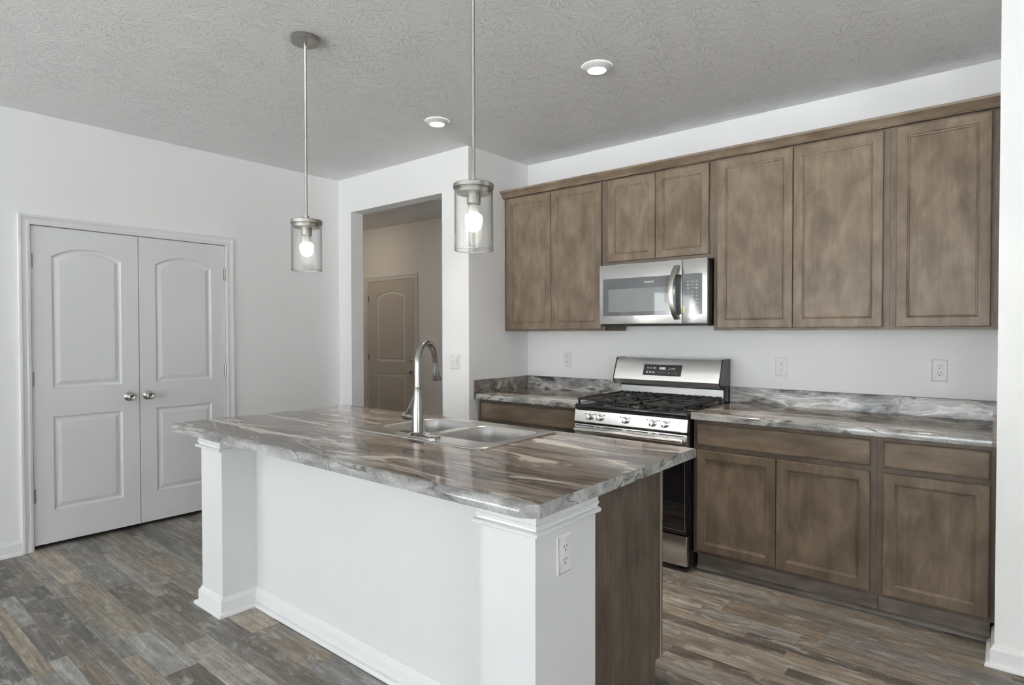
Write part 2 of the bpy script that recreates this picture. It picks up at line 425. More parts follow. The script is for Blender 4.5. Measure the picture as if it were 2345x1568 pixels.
# ---------------------------------------------------------------- mesh helpers
ORIG = {}
class MB:
    def __init__(s, mat=None):
        s.bm = bmesh.new()
        s.mtx = mat
    def _bev(s, geom_edges, off, seg):
        if off > 0:
            bmesh.ops.bevel(s.bm, geom=geom_edges, offset=off, segments=seg, profile=0.5, affect='EDGES', clamp_overlap=True)
    def box(s, x0, x1, y0, y1, z0, z1, bev=0.0, seg=2):
        vs_ = [s.bm.verts.new((x, y, z)) for x in (x0, x1) for y in (y0, y1) for z in (z0, z1)]
        idx = [(0, 1, 3, 2), (4, 6, 7, 5), (0, 4, 5, 1), (2, 3, 7, 6), (0, 2, 6, 4), (1, 5, 7, 3)]
        fs = [s.bm.faces.new([vs_[i] for i in f]) for f in idx]
        if bev:
            es = list({e for f in fs for e in f.edges})
            s._bev(es, bev, seg)
        return s
    def loft(s, loops, cap0=False, cap1=True, closed=True):
        rings = [[s.bm.verts.new(p) for p in lp] for lp in loops]
        n = len(rings[0])
        for a, b in zip(rings, rings[1:]):
            for i in range(n if closed else n - 1):
                j = (i + 1) % n
                try: s.bm.faces.new((a[i], a[j], b[j], b[i]))
                except ValueError: pass
        if cap0: s.bm.faces.new(list(reversed(rings[0])))
        if cap1: s.bm.faces.new(rings[-1])
        return s
    def prism(s, poly, axis, a, b):
        # poly of 2-D points in the two other axes (in x,y,z order)
        def P3(p, c):
            return {'x': (c, p[0], p[1]), 'y': (p[0], c, p[1]), 'z': (p[0], p[1], c)}[axis]
        return s.loft([[P3(p, a) for p in poly], [P3(p, b) for p in poly]], True, True)
    def lathe(s, prof, center, axis='z', n=32, cap0=True, cap1=True):
        c = Vector(center)
        loops = []
        for r, h in prof:
            lp = []
            for k in range(n):
                a = 2 * PI * k / n
                u, v = r * math.cos(a), r * math.sin(a)
                d = {'z': (u, v, h), 'x': (h, u, v), 'y': (u, h, v), '-y': (u, -h, v), '-x': (-h, u, v)}[axis]
                lp.append(tuple(c + Vector(d)))
            loops.append(lp)
        return s.loft(loops, cap0, cap1)
    def tube(s, pts, rad, n=16, caps=True):
        pts = [Vector(p) for p in pts]
        if not hasattr(rad, '__len__'): rad = [rad] * len(pts)
        loops = []
        up = None
        for i, p in enumerate(pts):
            d = (pts[min(i + 1, len(pts) - 1)] - pts[max(i - 1, 0)]).normalized()
            if up is None:
                up = Vector((0, 0, 1)) if abs(d.z) < 0.9 else Vector((1, 0, 0))
            x = d.cross(up).normalized()
            up = x.cross(d).normalized()
            loops.append([tuple(p + (x * math.cos(2 * PI * k / n) + up * math.sin(2 * PI * k / n)) * rad[i]) for k in range(n)])
        return s.loft(loops, caps, caps)
    def sweep(s, path, prof, closed=False):
        """prof = [(out, z)] swept along a 2-D path; 'out' is to the right of travel"""
        n = len(path)
        loops = []
        for i in range(n):
            p = Vector(path[i])
            d0 = (Vector(path[i]) - Vector(path[i - 1])).normalized() if i > 0 else None
            d1 = (Vector(path[i + 1]) - Vector(path[i])).normalized() if i < n - 1 else None
            if d0 is None: d0 = d1
            if d1 is None: d1 = d0
            n0 = Vector((d0.y, -d0.x)); n1 = Vector((d1.y, -d1.x))
            m = (n0 + n1).normalized()
            m = m / max(0.2, m.dot(n0))
            loops.append([(p.x + m.x * o, p.y + m.y * o, z) for o, z in prof])
        return s.loft(loops, True, True)
    def build(s, name, mat, parent=None, smooth=None, label=None):
        if s.mtx is not None:
            bmesh.ops.transform(s.bm, matrix=s.mtx, verts=s.bm.verts)
        bmesh.ops.recalc_face_normals(s.bm, faces=s.bm.faces)
        me = bpy.data.meshes.new(name)
        o = bpy.data.objects.new(name, me)
        if parent is not None:
            r = parent
            while r.parent: r = r.parent
            org = Vector(ORIG[r.name])
            o.parent = parent
        else:
            s_ = [v.co for v in s.bm.verts]
            org = Vector(((min(v.x for v in s_) + max(v.x for v in s_)) / 2, (min(v.y for v in s_) + max(v.y for v in s_)) / 2, min(v.z for v in s_)))
            o.location = org
        bmesh.ops.translate(s.bm, vec=-org, verts=s.bm.verts)
        s.bm.to_mesh(me); s.bm.free()
        for m in (mat if isinstance(mat, (list, tuple)) else [mat]):
            me.materials.append(M[m] if isinstance(m, str) else m)
        if smooth is not None:
            for f in me.polygons: f.use_smooth = True
            me.set_sharp_from_angle(angle=math.radians(smooth))
        col.objects.link(o)
        if parent is None: ORIG[o.name] = tuple(org)
        if label: o['label'] = label
        return o

def tag(o, label, cat, group=None, kind=None):
    o['label'] = label; o['category'] = cat
    if group: o['group'] = group
    if kind: o['kind'] = kind
    return o
def thing(name, loc, label, cat, group=None, kind=None):
    o = bpy.data.objects.new(name, None)
    o.empty_display_size = 0.05
    o.location = loc
    col.objects.link(o)
    ORIG[o.name] = tuple(loc)
    return tag(o, label, cat, group, kind)
def struct(name, mb, mat, label, cat, smooth=None):
    o = mb.build(name, mat, None, smooth)
    return tag(o, label, cat, None, 'structure')
def dup(root, loc, label=None):
    r = root.copy(); col.objects.link(r); r.location = loc
    if label: r['label'] = label
    def rec(src, dst):
        for ch in list(src.children):
            c = ch.copy(); col.objects.link(c); c.parent = dst
            rec(ch, c)
    rec(root, r)
    return r

def offset_poly(poly, d):
    """inset a counter-clockwise polygon by d"""
    out = []
    n = len(poly)
    for i in range(n):
        p0, p1, p2 = Vector(poly[i - 1]), Vector(poly[i]), Vector(poly[(i + 1) % n])
        a = (p1 - p0).normalized(); b = (p2 - p1).normalized()
        n0 = Vector((-a.y, a.x)); n1 = Vector((-b.y, b.x))
        m = (n0 + n1).normalized()
        m = m / max(0.25, m.dot(n0))
        q = p1 + m * d
        out.append((q.x, q.y))
    return out
def rect(x0, x1, z0, z1): return [(x0, z0), (x1, z0), (x1, z1), (x0, z1)]
def rrect(x0, x1, z0, z1, r, n=5):
    out = []
    for cx, cz, a0 in ((x1 - r, z0 + r, -PI / 2), (x1 - r, z1 - r, 0), (x0 + r, z1 - r, PI / 2), (x0 + r, z0 + r, PI)):
        for k in range(n + 1):
            a = a0 + PI / 2 * k / n
            out.append((cx + r * math.cos(a), cz + r * math.sin(a)))
    return out
def relief(mb, poly, prof, cap0=False, y=0.0, sgn=1.0):
    """nested loops on a plane facing -y: prof = [(inset, depth)]"""
    loops = []
    for ins, dep in prof:
        q = offset_poly(poly, ins) if abs(ins) > 1e-9 else poly
        loops.append([(a, y + sgn * dep, b) for a, b in q])
    mb.loft(loops, cap0, True)
    return mb

# ---------------------------------------------------------------- the setting
X0F, X1F, Y0F, Y1F = -4.8, 6.65, YB - 0.15, 1.25
struct('floor', MB().box(XL - 0.13, X1F, Y0F, -3.3, -0.12, 0.0).box(X0F, X1F, -3.3, Y1F, -0.12, 0.0), 'floor', 'grey brown wood-look plank floor running the length of the kitchen', 'floor')
struct('ceiling', MB().box(XL - 0.13, X1F, Y0F, -3.3, H, H + 0.12).box(X0F, X1F, -3.3, Y1F, H, H + 0.12), 'ceiling', 'pale grey ceiling with a stomped star-shaped plaster texture', 'ceiling')
struct('wall_back', MB().box(0, XR + 0.15, 0, 0.12, 0, H), 'wall', 'white kitchen wall behind the range and cabinets', 'wall')
struct('wall_inner', MB().box(-0.14, 0, Y1 + 0.1274, 1.25, 0, H), 'wall', 'short white wall at the left end of the kitchen counter', 'wall')
b = MB(); oz = 2.4371; t_ = Y1 + 0.1274
b.box(XL - 0.13, -1.4423, Y1, t_, 0, H); b.box(-0.2806, 0, Y1, t_, 0, H); b.box(-1.4423, -0.2806, Y1, t_, oz, H)
struct('wall_middle', b, 'wall', 'white wall with a tall cased-free opening to the hall', 'wall')
DY0, DY1, DZ = -2.958, -1.732, 2.052
def wall_holes(horiz, c0, c1, a0, a1, holes):
    b = MB(); cur = a0
    def bx(u0, u1, z0, z1):
        if u1 - u0 < 1e-4 or z1 - z0 < 1e-4: return
        if horiz: b.box(u0, u1, c0, c1, z0, z1)
        else: b.box(c0, c1, u0, u1, z0, z1)
    for (u0, u1, z0, z1) in sorted(holes):
        bx(cur, u0, 0, H); bx(u0, u1, 0, z0); bx(u0, u1, z1, H); cur = u1
    bx(cur, a1, 0, H)
    return b
struct('wall_left', wall_holes(False, XL - 0.13, XL, YB, Y1, [(DY0, DY1, 0.0, DZ)] + WINL), 'wall', 'pale grey wall with the double pantry doors', 'wall')
b = MB()
b.box(-2.55, -2.45, -3.25, -1.45, 0, H); b.box(-2.45, XL - 0.13, -3.25, -3.15, 0, H); b.box(-2.45, XL - 0.13, -1.55, -1.45, 0, H)
struct('wall_outer', b, 'wall', 'dark pantry walls behind the double doors', 'wall')
struct('wall_right', MB().box(XR, XF, YR, 0, 0, H), 'wall', 'white end wall at the right edge beside the last cabinets', 'wall')
struct('wall_far', MB().box(-4.7, -0.14, 1.0955, 1.2, 0, H), 'wall', 'beige shaded hall wall around the far door', 'wall')
struct('wall_far_left', MB().box(-4.75, -4.65, -0.58, 1.0955, 0, H), 'wall', 'left end wall of the hall', 'wall')
struct('wall_center', MB().box(-4.75, XL - 0.13, -0.70, -0.58, 0, H), 'wall', 'near wall of the hall beside the pantry', 'wall')
struct('wall_rear', wall_holes(True, YB - 0.15, YB, XL - 0.13, XF + 0.12, WINS), 'wall', 'rear wall with the patio door and windows', 'wall')
struct('wall_far_right', wall_holes(False, XF, XF + 0.12, YB, YR, WINR), 'wall', 'far right wall of the living area with one added window', 'wall')

# baseboards (colonial profile with a shoe) : 'out' is right of travel
BASE = [(0, 0), (0.031, 0), (0.031, 0.008), (0.028, 0.015), (0.020, 0.019), (0.0145, 0.0195), (0.0145, 0.066), (0.012, 0.073), (0.007, 0.078), (0.006, 0.084), (0.003, 0.089), (0, 0.089)]
struct('baseboard_left', MB().sweep([(XL, -3.013), (XL, -6.28)][::-1], BASE), 'trim', 'white baseboard along the left wall near side of the doors', 'baseboard', 30)
struct('baseboard_middle', MB().sweep([(XL, -1.680), (XL, Y1), (-1.4423, Y1)], BASE), 'trim', 'white baseboard in the far left corner', 'baseboard', 30)
struct('baseboard_inner', MB().sweep([(-0.2806, Y1), (0.0, Y1), (0.0, -0.56)], BASE), 'trim', 'white baseboard under the light switch', 'baseboard', 30)
struct('baseboard_right', MB().sweep([(XR, -0.56), (XR, YR), (XF, YR)], BASE), 'trim', 'white baseboard of the end wall at the right edge', 'baseboard', 30)
struct('baseboard_far_left', MB().sweep([(-4.65, 1.0955), (-3.640, 1.0955)], BASE), 'trim', 'hall baseboard left of the far door', 'baseboard', 30)
struct('baseboard_far_right', MB().sweep([(-2.594, 1.0955), (-0.14, 1.0955)], BASE), 'trim', 'hall baseboard right of the far door', 'baseboard', 30)

# door casings : profile across the width (u from the opening outwards, thickness)
CAS = [(0.0, 0.0), (0.0, 0.009), (0.004, 0.011), (0.016, 0.0125), (0.020, 0.010), (0.030, 0.0115), (0.042, 0.0145), (0.046, 0.0175), (0.058, 0.0175), (0.061, 0.015), (0.061, 0.0)]
def casing(mtx, w, h):
    """opening 0..w, 0..h on plane y=0 facing -y"""
    b = MB(mtx)
    loops = []
    for cx, cz, dx, dz in ((0, 0, -1, 0), (0, h, -1, 1), (w, h, 1, 1), (w, 0, 1, 0)):
        loops.append([(cx + dx * u, -th, cz + dz * u) for u, th in CAS])
    b.loft(loops, True, True)
    b.box(-0.004, 0.0, 0.0, 0.125, 0, h + 0.004); b.box(w, w + 0.004, 0.0, 0.125, 0, h + 0.004); b.box(0, w, 0.0, 0.125, h, h + 0.004)
    return b
TL = Matrix.Translation((XL, DY0 + 0.005, 0)) @ Matrix.Rotation(PI / 2, 4, 'Z')
DW = DY1 - DY0 - 0.010
struct('trim_1', casing(TL, DW, DZ - 0.004), 'trim', 'white moulded casing around the double pantry doors', 'door casing', 25)

def arch_poly(x0, x1, z0, zs, rise, n=14):
    """rect with an eyebrow arch whose shoulders are at zs; counter-clockwise"""
    pts = [(x0, z0), (x1, z0), (x1, zs)]
    w_ = x1 - x0
    R = (w_ * w_ / 4 + rise * rise) / (2 * rise)
    cxm, czm = (x0 + x1) / 2, zs + rise - R
    a1 = math.acos((x1 - cxm) / R)
    for k in range(1, n):
        a = a1 + (PI - 2 * a1) * k / n
        pts.append((cxm + R * math.cos(a), czm + R * math.sin(a)))
    pts.append((x0, zs))
    return pts
PAN = [(0, 0), (0.003, 0.007), (0.011, 0.0125), (0.015, 0.0130), (0.018, 0.0125), (0.042, 0.0030)]
def door_leaf(mtx, w, h, panels, th=0.035):
    b = MB(mtx)
    bm = b.bm
    es = []
    def ring(poly):
        v = [bm.verts.new((a, 0, c)) for a, c in poly]
        r = [bm.edges.new((v[i], v[(i + 1) % len(v)])) for i in range(len(v))]
        es.extend(r)
    ring(rect(0, w, 0, h))
    for p in panels: ring(p)
    bmesh.ops.triangle_fill(bm, use_beauty=True, use_dissolve=False, edges=es)
    for p in panels: relief(b, p, PAN)
    b.loft([[(a, 0, c) for a, c in rect(0, w, 0, h)], [(a, th, c) for a, c in rect(0, w, 0, h)]], False, True)
    bmesh.ops.remove_doubles(bm, verts=bm.verts, dist=1e-5)
    return b
def hinge(mtx, x, z):
    b = MB(mtx)
    b.lathe([(0.0055, -0.045), (0.0055, 0.045)], (x, -0.006, z), 'z', 12)
    b.box(x - 0.010, x + 0.010, -0.002, 0.004, z - 0.044, z + 0.044)
    return b
KNOB = [(0.033, 0.0), (0.033, 0.003), (0.030, 0.007), (0.026, 0.010), (0.013, 0.013), (0.011, 0.022), (0.013, 0.030), (0.020, 0.035), (0.0265, 0.043), (0.0275, 0.052), (0.024, 0.059), (0.0185, 0.062), (0.015, 0.061), (0.012, 0.057), (0.007, 0.055), (0.001, 0.055)]
GAP = 0.0045
LW = DW / 2 - GAP * 1.5
for i, (y0, name, lab, hx, kx) in enumerate(((DY0 + 0.005 + GAP, 'door_1', 'left leaf of the white double pantry doors with arched upper panel', 0.0, LW - 0.062),
                                            (DY0 + 0.005 + DW / 2 + GAP / 2, 'door_2', 'right leaf of the white double pantry doors partly behind the island', LW, 0.050))):
    mt = Matrix.Translation((XL - 0.006, y0, 0.028)) @ Matrix.Rotation(PI / 2, 4, 'Z')
    xa, xb = 0.105, LW - 0.105
    leaf_h = DZ - 0.004 - 0.028 - 0.004
    r = thing(name, (XL - 0.006, y0 + LW / 2, 0.028), lab, 'door', None, 'structure')
    door_leaf(mt, LW, leaf_h, [rect(xa, xb, 0.206, 0.806), arch_poly(xa, xb, 0.990, 1.830, 0.062)]).build('leaf', 'doorpaint', r, 8)
    k = MB(mt).lathe(KNOB, (kx, 0, 0.901), '-y', 28).build('knob', 'chrome', r, 35, 'satin nickel round knob')
    for z in (0.315, 1.054, 1.794):
        hinge(mt, hx, z).build('hinge', 'nickel', r, 40, 'satin nickel hinge')
    MB(mt).box(kx - 0.030, kx + 0.030, -0.004, 0.006, leaf_h + 0.0005, leaf_h + 0.0035).build('ball_catch', 'nickel', r, None, 'small metal catch at the top edge')

# hall door
HX0, HX1 = -3.578, -2.656
TH = Matrix.Translation((HX0, 1.0955, 0))
struct('trim_2', casing(TH, HX1 - HX0, 2.050), 'trim', 'casing around the single door at the end of the hall', 'door casing', 25)
r = thing('door_3', ((HX0 + HX1) / 2, 1.0915, 0.012), 'closed two panel door at the end of the shaded hall', 'door', None, 'structure')
hw = HX1 - HX0 - 0.006
mt = Matrix.Translation((HX0 + 0.003, 1.0865, 0.012))
door_leaf(mt, hw, 2.034, [rect(0.175, hw - 0.175, 0.24, 0.828), arch_poly(0.175, hw - 0.175, 0.985, 1.835, 0.06)]).build('leaf', 'halldoor', r, 8)
MB(mt).lathe(KNOB, (hw - 0.065, 0, 0.875), '-y', 24).build('knob', 'chrome', r, 35, 'metal round knob')
MB(mt).lathe([(0.030, 0), (0.030, 0.006), (0.022, 0.016), (0.012, 0.018), (0.001, 0.018)], (hw - 0.065, 0, 1.015), '-y', 24).build('deadbolt', 'chrome', r, 35, 'metal deadbolt rose')
for z in (0.25, 1.03, 1.81):
    hinge(mt, 0.0, z).build('hinge', 'nickel', r, 40)

# rear windows and patio door (reflected in the appliances), added side window
def window(name, horiz, u0, u1, z0, z1, c, label, patio=False, flip=False):
    cu = (u0 + u1) / 2
    r = thing(name, (cu, c, z0) if horiz else (c, cu, z0), label, 'window', None, 'structure')
    def bx(b, a0, a1, d0, d1, q0, q1):
        if horiz: b.box(a0, a1, c + d0, c + d1, q0, q1)
        elif flip: b.box(c - d1, c - d0, a0, a1, q0, q1)
        else: b.box(c + d0, c + d1, a0, a1, q0, q1)
    f = MB()
    g = 0.055
    bx(f, u0, u0 + g, -0.11, -0.04, z0, z1); bx(f, u1 - g, u1, -0.11, -0.04, z0, z1)
    bx(f, u0 + g, u1 - g, -0.11, -0.04, z1 - g, z1); bx(f, u0 + g, u1 - g, -0.11, -0.04, z0, z0 + g)
    bx(f, cu - 0.04, cu + 0.04, -0.11, -0.04, z0 + g, z1 - g)
    if not patio: bx(f, u0 + g, u1 - g, -0.10, -0.05, (z0 + z1) / 2 - 0.02, (z0 + z1) / 2 + 0.02)
    f.build('frame', 'trim', r)
    t = MB(); e = 0.06
    bx(t, u0 - e, u0, 0.0, 0.016, z0 if patio else z0 - e, z1 + e); bx(t, u1, u1 + e, 0.0, 0.016, z0 if patio else z0 - e, z1 + e)
    bx(t, u0, u1, 0.0, 0.016, z1, z1 + e)
    if not patio: bx(t, u0 - 0.02, u1 + 0.02, 0.0, 0.05, z0 - 0.02, z0)
    t.build('casing', 'trim', r)
    for a0, a1 in ((u0 + g, cu - 0.04), (cu + 0.04, u1 - g)):
        q = MB(); bx(q, a0, a1, -0.078, -0.072, z0 + g, z1 - g); q.build('pane', 'pane', r)
window('window_1', False, *WINL[0], XL - 0.03, 'white sliding patio door in the left wall behind the camera', True)
window('window_2', True, *WINS[0], YB, 'double window in the rear wall nearest the patio door')
window('window_3', True, *WINS[1], YB, 'middle double window in the rear wall')
window('window_4', True, *WINS[2], YB, 'double window in the rear wall at its far end')
window('fill_window', False, *WINR[0], XF, 'added double window in the far right wall for side light', False, True)  # unseen window, added to light the surfaces turned right
struct('ground', MB().box(-40, 30, -45, 20, -0.30, -0.16), 'ground', 'unseen ground outside the windows, made pale to bounce light in', 'ground')
def tree(base, h, seed):
    rnd = random.Random(seed)
    b = MB()
    def br(p, d, L, r, lev):
        n = 4; pts = [p]; rr = [r]
        for i in range(n):
            d = (d + Vector((rnd.uniform(-.22, .22), rnd.uniform(-.22, .22), rnd.uniform(-.08, .16)))).normalized()
            p = p + d * (L / n); pts.append(p); rr.append(r * (1 - 0.45 * (i + 1) / n))
            if lev > 0 and i >= 1:
                for _ in range(2 if lev > 1 else 1):
                    a = rnd.uniform(0, 2 * PI)
                    side = Vector((math.cos(a), math.sin(a), rnd.uniform(0.1, 0.7))).normalized()
                    br(p, (d * 0.45 + side).normalized(), L * rnd.uniform(.45, .68), rr[-1] * .62, lev - 1)
        b.tube(pts, rr, 6)
    br(Vector(base), Vector((0.05, 0, 1)), h, 0.13, 3)
    return b
tag(tree((-6.0, -9.6, -0.2), 3.0, 5).build('bare_tree', 'bark'), 'bare winter tree outside the patio door behind the camera', 'tree')

# ---------------------------------------------------------------- cabinets
DOORP = [(0, 0.020), (0, 0.004), (0.0015, 0.0012), (0.005, 0.0), (0.046, 0.0), (0.0485, 0.002), (0.051, 0.0045), (0.0555, 0.0055), (0.058, 0.010)]
DRAWP = [(0, 0.020), (0, 0.007), (0.002, 0.003), (0.006, 0.0008), (0.010, 0.0)]
def cab_door(r, x0, x1, z0, z1, yf, back=False):
    """frame and recessed panel as ONE door; stiles/rails are a sub-part of their own grain"""
    mt = None
    if back: mt = Matrix.Translation((0, 2 * yf, 0)) @ Matrix.Scale(-1, 4, (0, 1, 0))
    b = MB(mt)
    relief(b, rect(x0, x1, z0, z1), DOORP, True, yf)
    d = b.build('door', 'cab', r)
    return d
def drawer(r, x0, x1, z0, z1, yf, back=False):
    mt = None
    if back: mt = Matrix.Translation((0, 2 * yf, 0)) @ Matrix.Scale(-1, 4, (0, 1, 0))
    b = MB(mt)
    relief(b, rect(x0, x1, z0, z1), DRAWP, True, yf)
    return b.build('drawer_front', 'cabx', r)

UZ0, UZ1, UF = 1.3800, 2.4250, -0.2975      # wall cabinets: bottom, top, face-frame plane
def wall_cab(x0, x1, z0, doors, label):
    r = thing('wall_cabinet', ((x0 + x1) / 2, -0.15, z0), label, 'cabinet', 'brown wall cabinets over the counter')
    b = MB()
    b.box(x0, x1, UF, -0.001, z0 + 0.012, UZ1)
    b.box(x0, x0 + 0.016, UF + 0.001, -0.001, z0, z0 + 0.012); b.box(x1 - 0.016, x1, UF + 0.001, -0.001, z0, z0 + 0.012)
    b.box(x0, x1, UF, UF + 0.019, z0, z0 + 0.012)
    b.build('carcass', 'cabedge', r)
    for a, c in doors:
        cab_door(r, a, c, z0 + 0.014 if z0 < 1.5 else z0 + 0.028, 2.404, UF - 0.0205)
    return r
wall_cab(0.002, 0.915, UZ0, [(0.032, 0.4605), (0.4635, 0.891)], 'tall brown two door wall cabinet left of the microwave')
wall_cab(0.916, 1.6795, 1.822, [(0.944, 1.2965), (1.2995, 1.653)], 'short brown two door wall cabinet above the microwave')
wall_cab(1.6805, 2.602, UZ0, [(1.7065, 2.1355), (2.1385, 2.573)], 'wide brown two door wall cabinet right of the microwave')
r4 = wall_cab(2.603, 3.0225, UZ0, [(2.6305, 3.0115)], 'single door brown wall cabinet against the right end wall')
MB().box(3.0227, XR - 0.001, UF + 0.003, UF + 0.022, UZ0, UZ1).build('filler_strip', 'cabedge', r4)
CRN = [(0.0, 2.4255), (0.0, 2.4145), (0.0275, 2.4145), (0.0295, 2.4175), (0.0275, 2.4205), (0.031, 2.424), (0.031, 2.428), (0.036, 2.436), (0.046, 2.446), (0.055, 2.4525), (0.0575, 2.454), (0.0575, 2.4605), (0.060, 2.467), (0.0, 2.467)]
tag(MB().sweep([(0.001, UF - 0.0005), (XR - 0.001, UF - 0.0005)], CRN).build('cabinet_crown', 'cabx', None, 25), 'brown crown moulding running along the top of the wall cabinets', 'moulding')

BF, TOE = -0.6130, -0.5560                   # base cabinets: face-frame plane, toe-kick plane
def base_cab(x0, x1, drawers, doors, label, fill=None):
    r = thing('base_cabinet', ((x0 + x1) / 2, -0.30, 0), label, 'cabinet', 'brown base cabinets under the wall counter')
    b = MB()
    b.box(x0, x1, BF, -0.001, 0.105, 0.8745)
    b.build('carcass', 'cabedge', r)
    MB().box(x0 + 0.001, x1 - 0.001, TOE, TOE + 0.016, 0.0, 0.104).build('toe_kick', 'toe', r)
    for a, c in drawers: drawer(r, a, c, 0.7275, 0.8515, BF - 0.0205)
    for a, c in doors: cab_door(r, a, c, 0.1255, 0.7015, BF - 0.0205)
    return r
base_cab(0.022, 0.9165, [(0.050, 0.888)], [(0.050, 0.468), (0.471, 0.888)], 'brown base cabinet left of the range with one wide drawer')
base_cab(1.6905, 2.5985, [(1.7145, 2.5735)], [(1.7145, 2.1425), (2.1455, 2.5735)], 'wide brown base cabinet right of the range with a drawer over two doors')
r5 = base_cab(2.5995, 3.0285, [(2.6275, 3.0235)], [(2.6275, 3.0235)], 'narrow brown base cabinet at the right end with one drawer and one door')
MB().box(3.0287, XR - 0.001, BF + 0.004, BF + 0.022, 0.105, 0.8745).build('filler_strip', 'cabedge', r5)
SHOE = [(0, 0), (0.016, 0), (0.0155, 0.007), (0.012, 0.013), (0.007, 0.017), (0, 0.019)]
tag(MB().sweep([(1.6915, TOE - 0.0005), (3.040, TOE - 0.0005)], SHOE).build('toe_kick_strip', 'toe', None, 30), 'brown quarter round strip along the toe kick right of the range', 'moulding')

# ---------------------------------------------------------------- wall countertops
CZ, CT = 0.914, 0.038
def bull(mb, x0, x1, yf, yb, z1, th, r=0.014, n=6):
    prof = [(yb, z1 - th), (yb, z1), ]
    pts = [(yb, z1), (yf + r, z1)]
    for k in range(1, n + 1):
        a = PI / 2 * k / n
        pts.append((yf + r - r * math.sin(a), z1 - r + r * math.cos(a)))
    pts += [(yf, z1 - th), (yb, z1 - th)]
    mb.prism(pts, 'x', x0, x1)
    return mb
CF = -0.655
r = thing('countertop', (0.46, -0.33, 0.876), 'stone look counter in the left corner with a backsplash on two walls', 'countertop', 'stone look wall counters')
bull(MB(), 0.0195, 0.9185, CF, -0.0195, CZ, CT).build('slab', 'lam', r, 30)
bull(MB(), 0.0195, 0.9185, -0.0190, -0.0005, CZ + 0.1016, 0.1396, 0.004, 3).build('backsplash', 'splash', r, 30)
MB().box(0.0005, 0.0190, CF - 0.004, -0.0005, CZ - CT, CZ + 0.1016, 0.001, 1).build('side_splash', 'lam_side', r)
r = thing('countertop', (2.36, -0.33, 0.876), 'long stone look counter right of the range with tall backsplash', 'countertop', 'stone look wall counters')
bull(MB(), 1.6875, 3.0305, CF, -0.0195, CZ, CT).build('slab', 'lam', r, 30)
bull(MB(), 1.6875, 3.0305, -0.0190, -0.0005, CZ + 0.1016, 0.1396, 0.004, 3).build('backsplash', 'splash', r, 30)
MB().box(3.0310, XR - 0.0005, CF - 0.004, -0.0005, CZ - CT, CZ + 0.1016, 0.001, 1).build('side_splash', 'lam_side', r)

# ---------------------------------------------------------------- text helper
def text(s, size, mtx, name, mat, parent, bold=0.0, ext=0.0002, align='CENTER', label=None):
    cu = bpy.data.curves.new('txt', 'FONT')
    cu.body = s; cu.size = size; cu.extrude = ext; cu.offset = bold
    cu.align_x = align; cu.align_y = 'CENTER'
    o = bpy.data.objects.new('txt', cu); col.objects.link(o)
    dg = bpy.context.evaluated_depsgraph_get()
    me = bpy.data.meshes.new_from_object(o.evaluated_get(dg))
    bpy.data.objects.remove(o); bpy.data.curves.remove(cu)
    b = MB(mtx); b.bm.from_mesh(me); bpy.data.meshes.remove(me)
    return b.build(name, mat, parent, None, label)
FACE_Y = Matrix.Rotation(PI / 2, 4, 'X')     # text on a plane facing -y

# ---------------------------------------------------------------- range
RX0, RX1 = 0.9215, 1.6835
r = thing('gas_range', ((RX0 + RX1) / 2, -0.36, 0), 'stainless gas range with black cooktop between the two wall counters', 'range')
MB().box(RX0 + 0.003, RX1 - 0.003, -0.650, -0.045, 0.03, 0.868).build('body', 'black', r)
# cooktop with raised lip
b = MB(); b.box(RX0, RX1, -0.690, -0.100, 0.878, 0.912, 0.010, 3); b.build('cooktop', 'black', r, 35)
# control panel
pp = [(-0.655, 0.797), (-0.690, 0.797), (-0.693, 0.802), (-0.683, 0.872), (-0.678, 0.877), (-0.655, 0.877)]
MB().prism(pp, 'x', RX0 + 0.001, RX1 - 0.001).build('control_panel', 'steel', r, 30)
cp = bpy.data.objects['control_panel']
# knobs
ang = math.atan2(0.010, 0.070)
def knob(x):
    mt = Matrix.Translation((x, -0.6885, 0.836)) @ Matrix.Rotation(-ang, 4, 'X')
    k = MB(mt); k.lathe([(0.0225, 0.0), (0.0215, 0.005), (0.0185, 0.007), (0.0175, 0.026), (0.0160, 0.029), (0.001, 0.029)], (0, 0, 0), '-y', 28)
    o = k.build('knob', 'steel', r, 30)
    g = MB(mt); g.box(-0.0045, 0.0045, -0.036, -0.027, -0.0175, 0.0175, 0.0015, 2); g.build('grip', 'steel', o, 30)
    s_ = MB(mt); s_.box(-0.001, 0.001, -0.0004, 0.0006, 0.024, 0.030); s_.build('marker', 'greyprint', o)
    for dx in (-0.033, 0.030):
        q = MB(mt); q.loft([[(a, 0.0002, c) for a, c in rect(dx - 0.004, dx + 0.004, 0.012, 0.020)], [(a, -0.0003, c) for a, c in rect(dx - 0.004, dx + 0.004, 0.012, 0.020)]], True, False)
        q.loft([[(a, -0.0003, c) for a, c in rect(dx - 0.004, dx + 0.004, 0.012, 0.020)], [(a, -0.0003, c) for a, c in rect(dx - 0.0028, dx + 0.0028, 0.0132, 0.0188)]], False, False)
        q.build('symbol', 'greyprint', o)
for x in (1.036, 1.110, 1.289, 1.467, 1.545): knob(x)
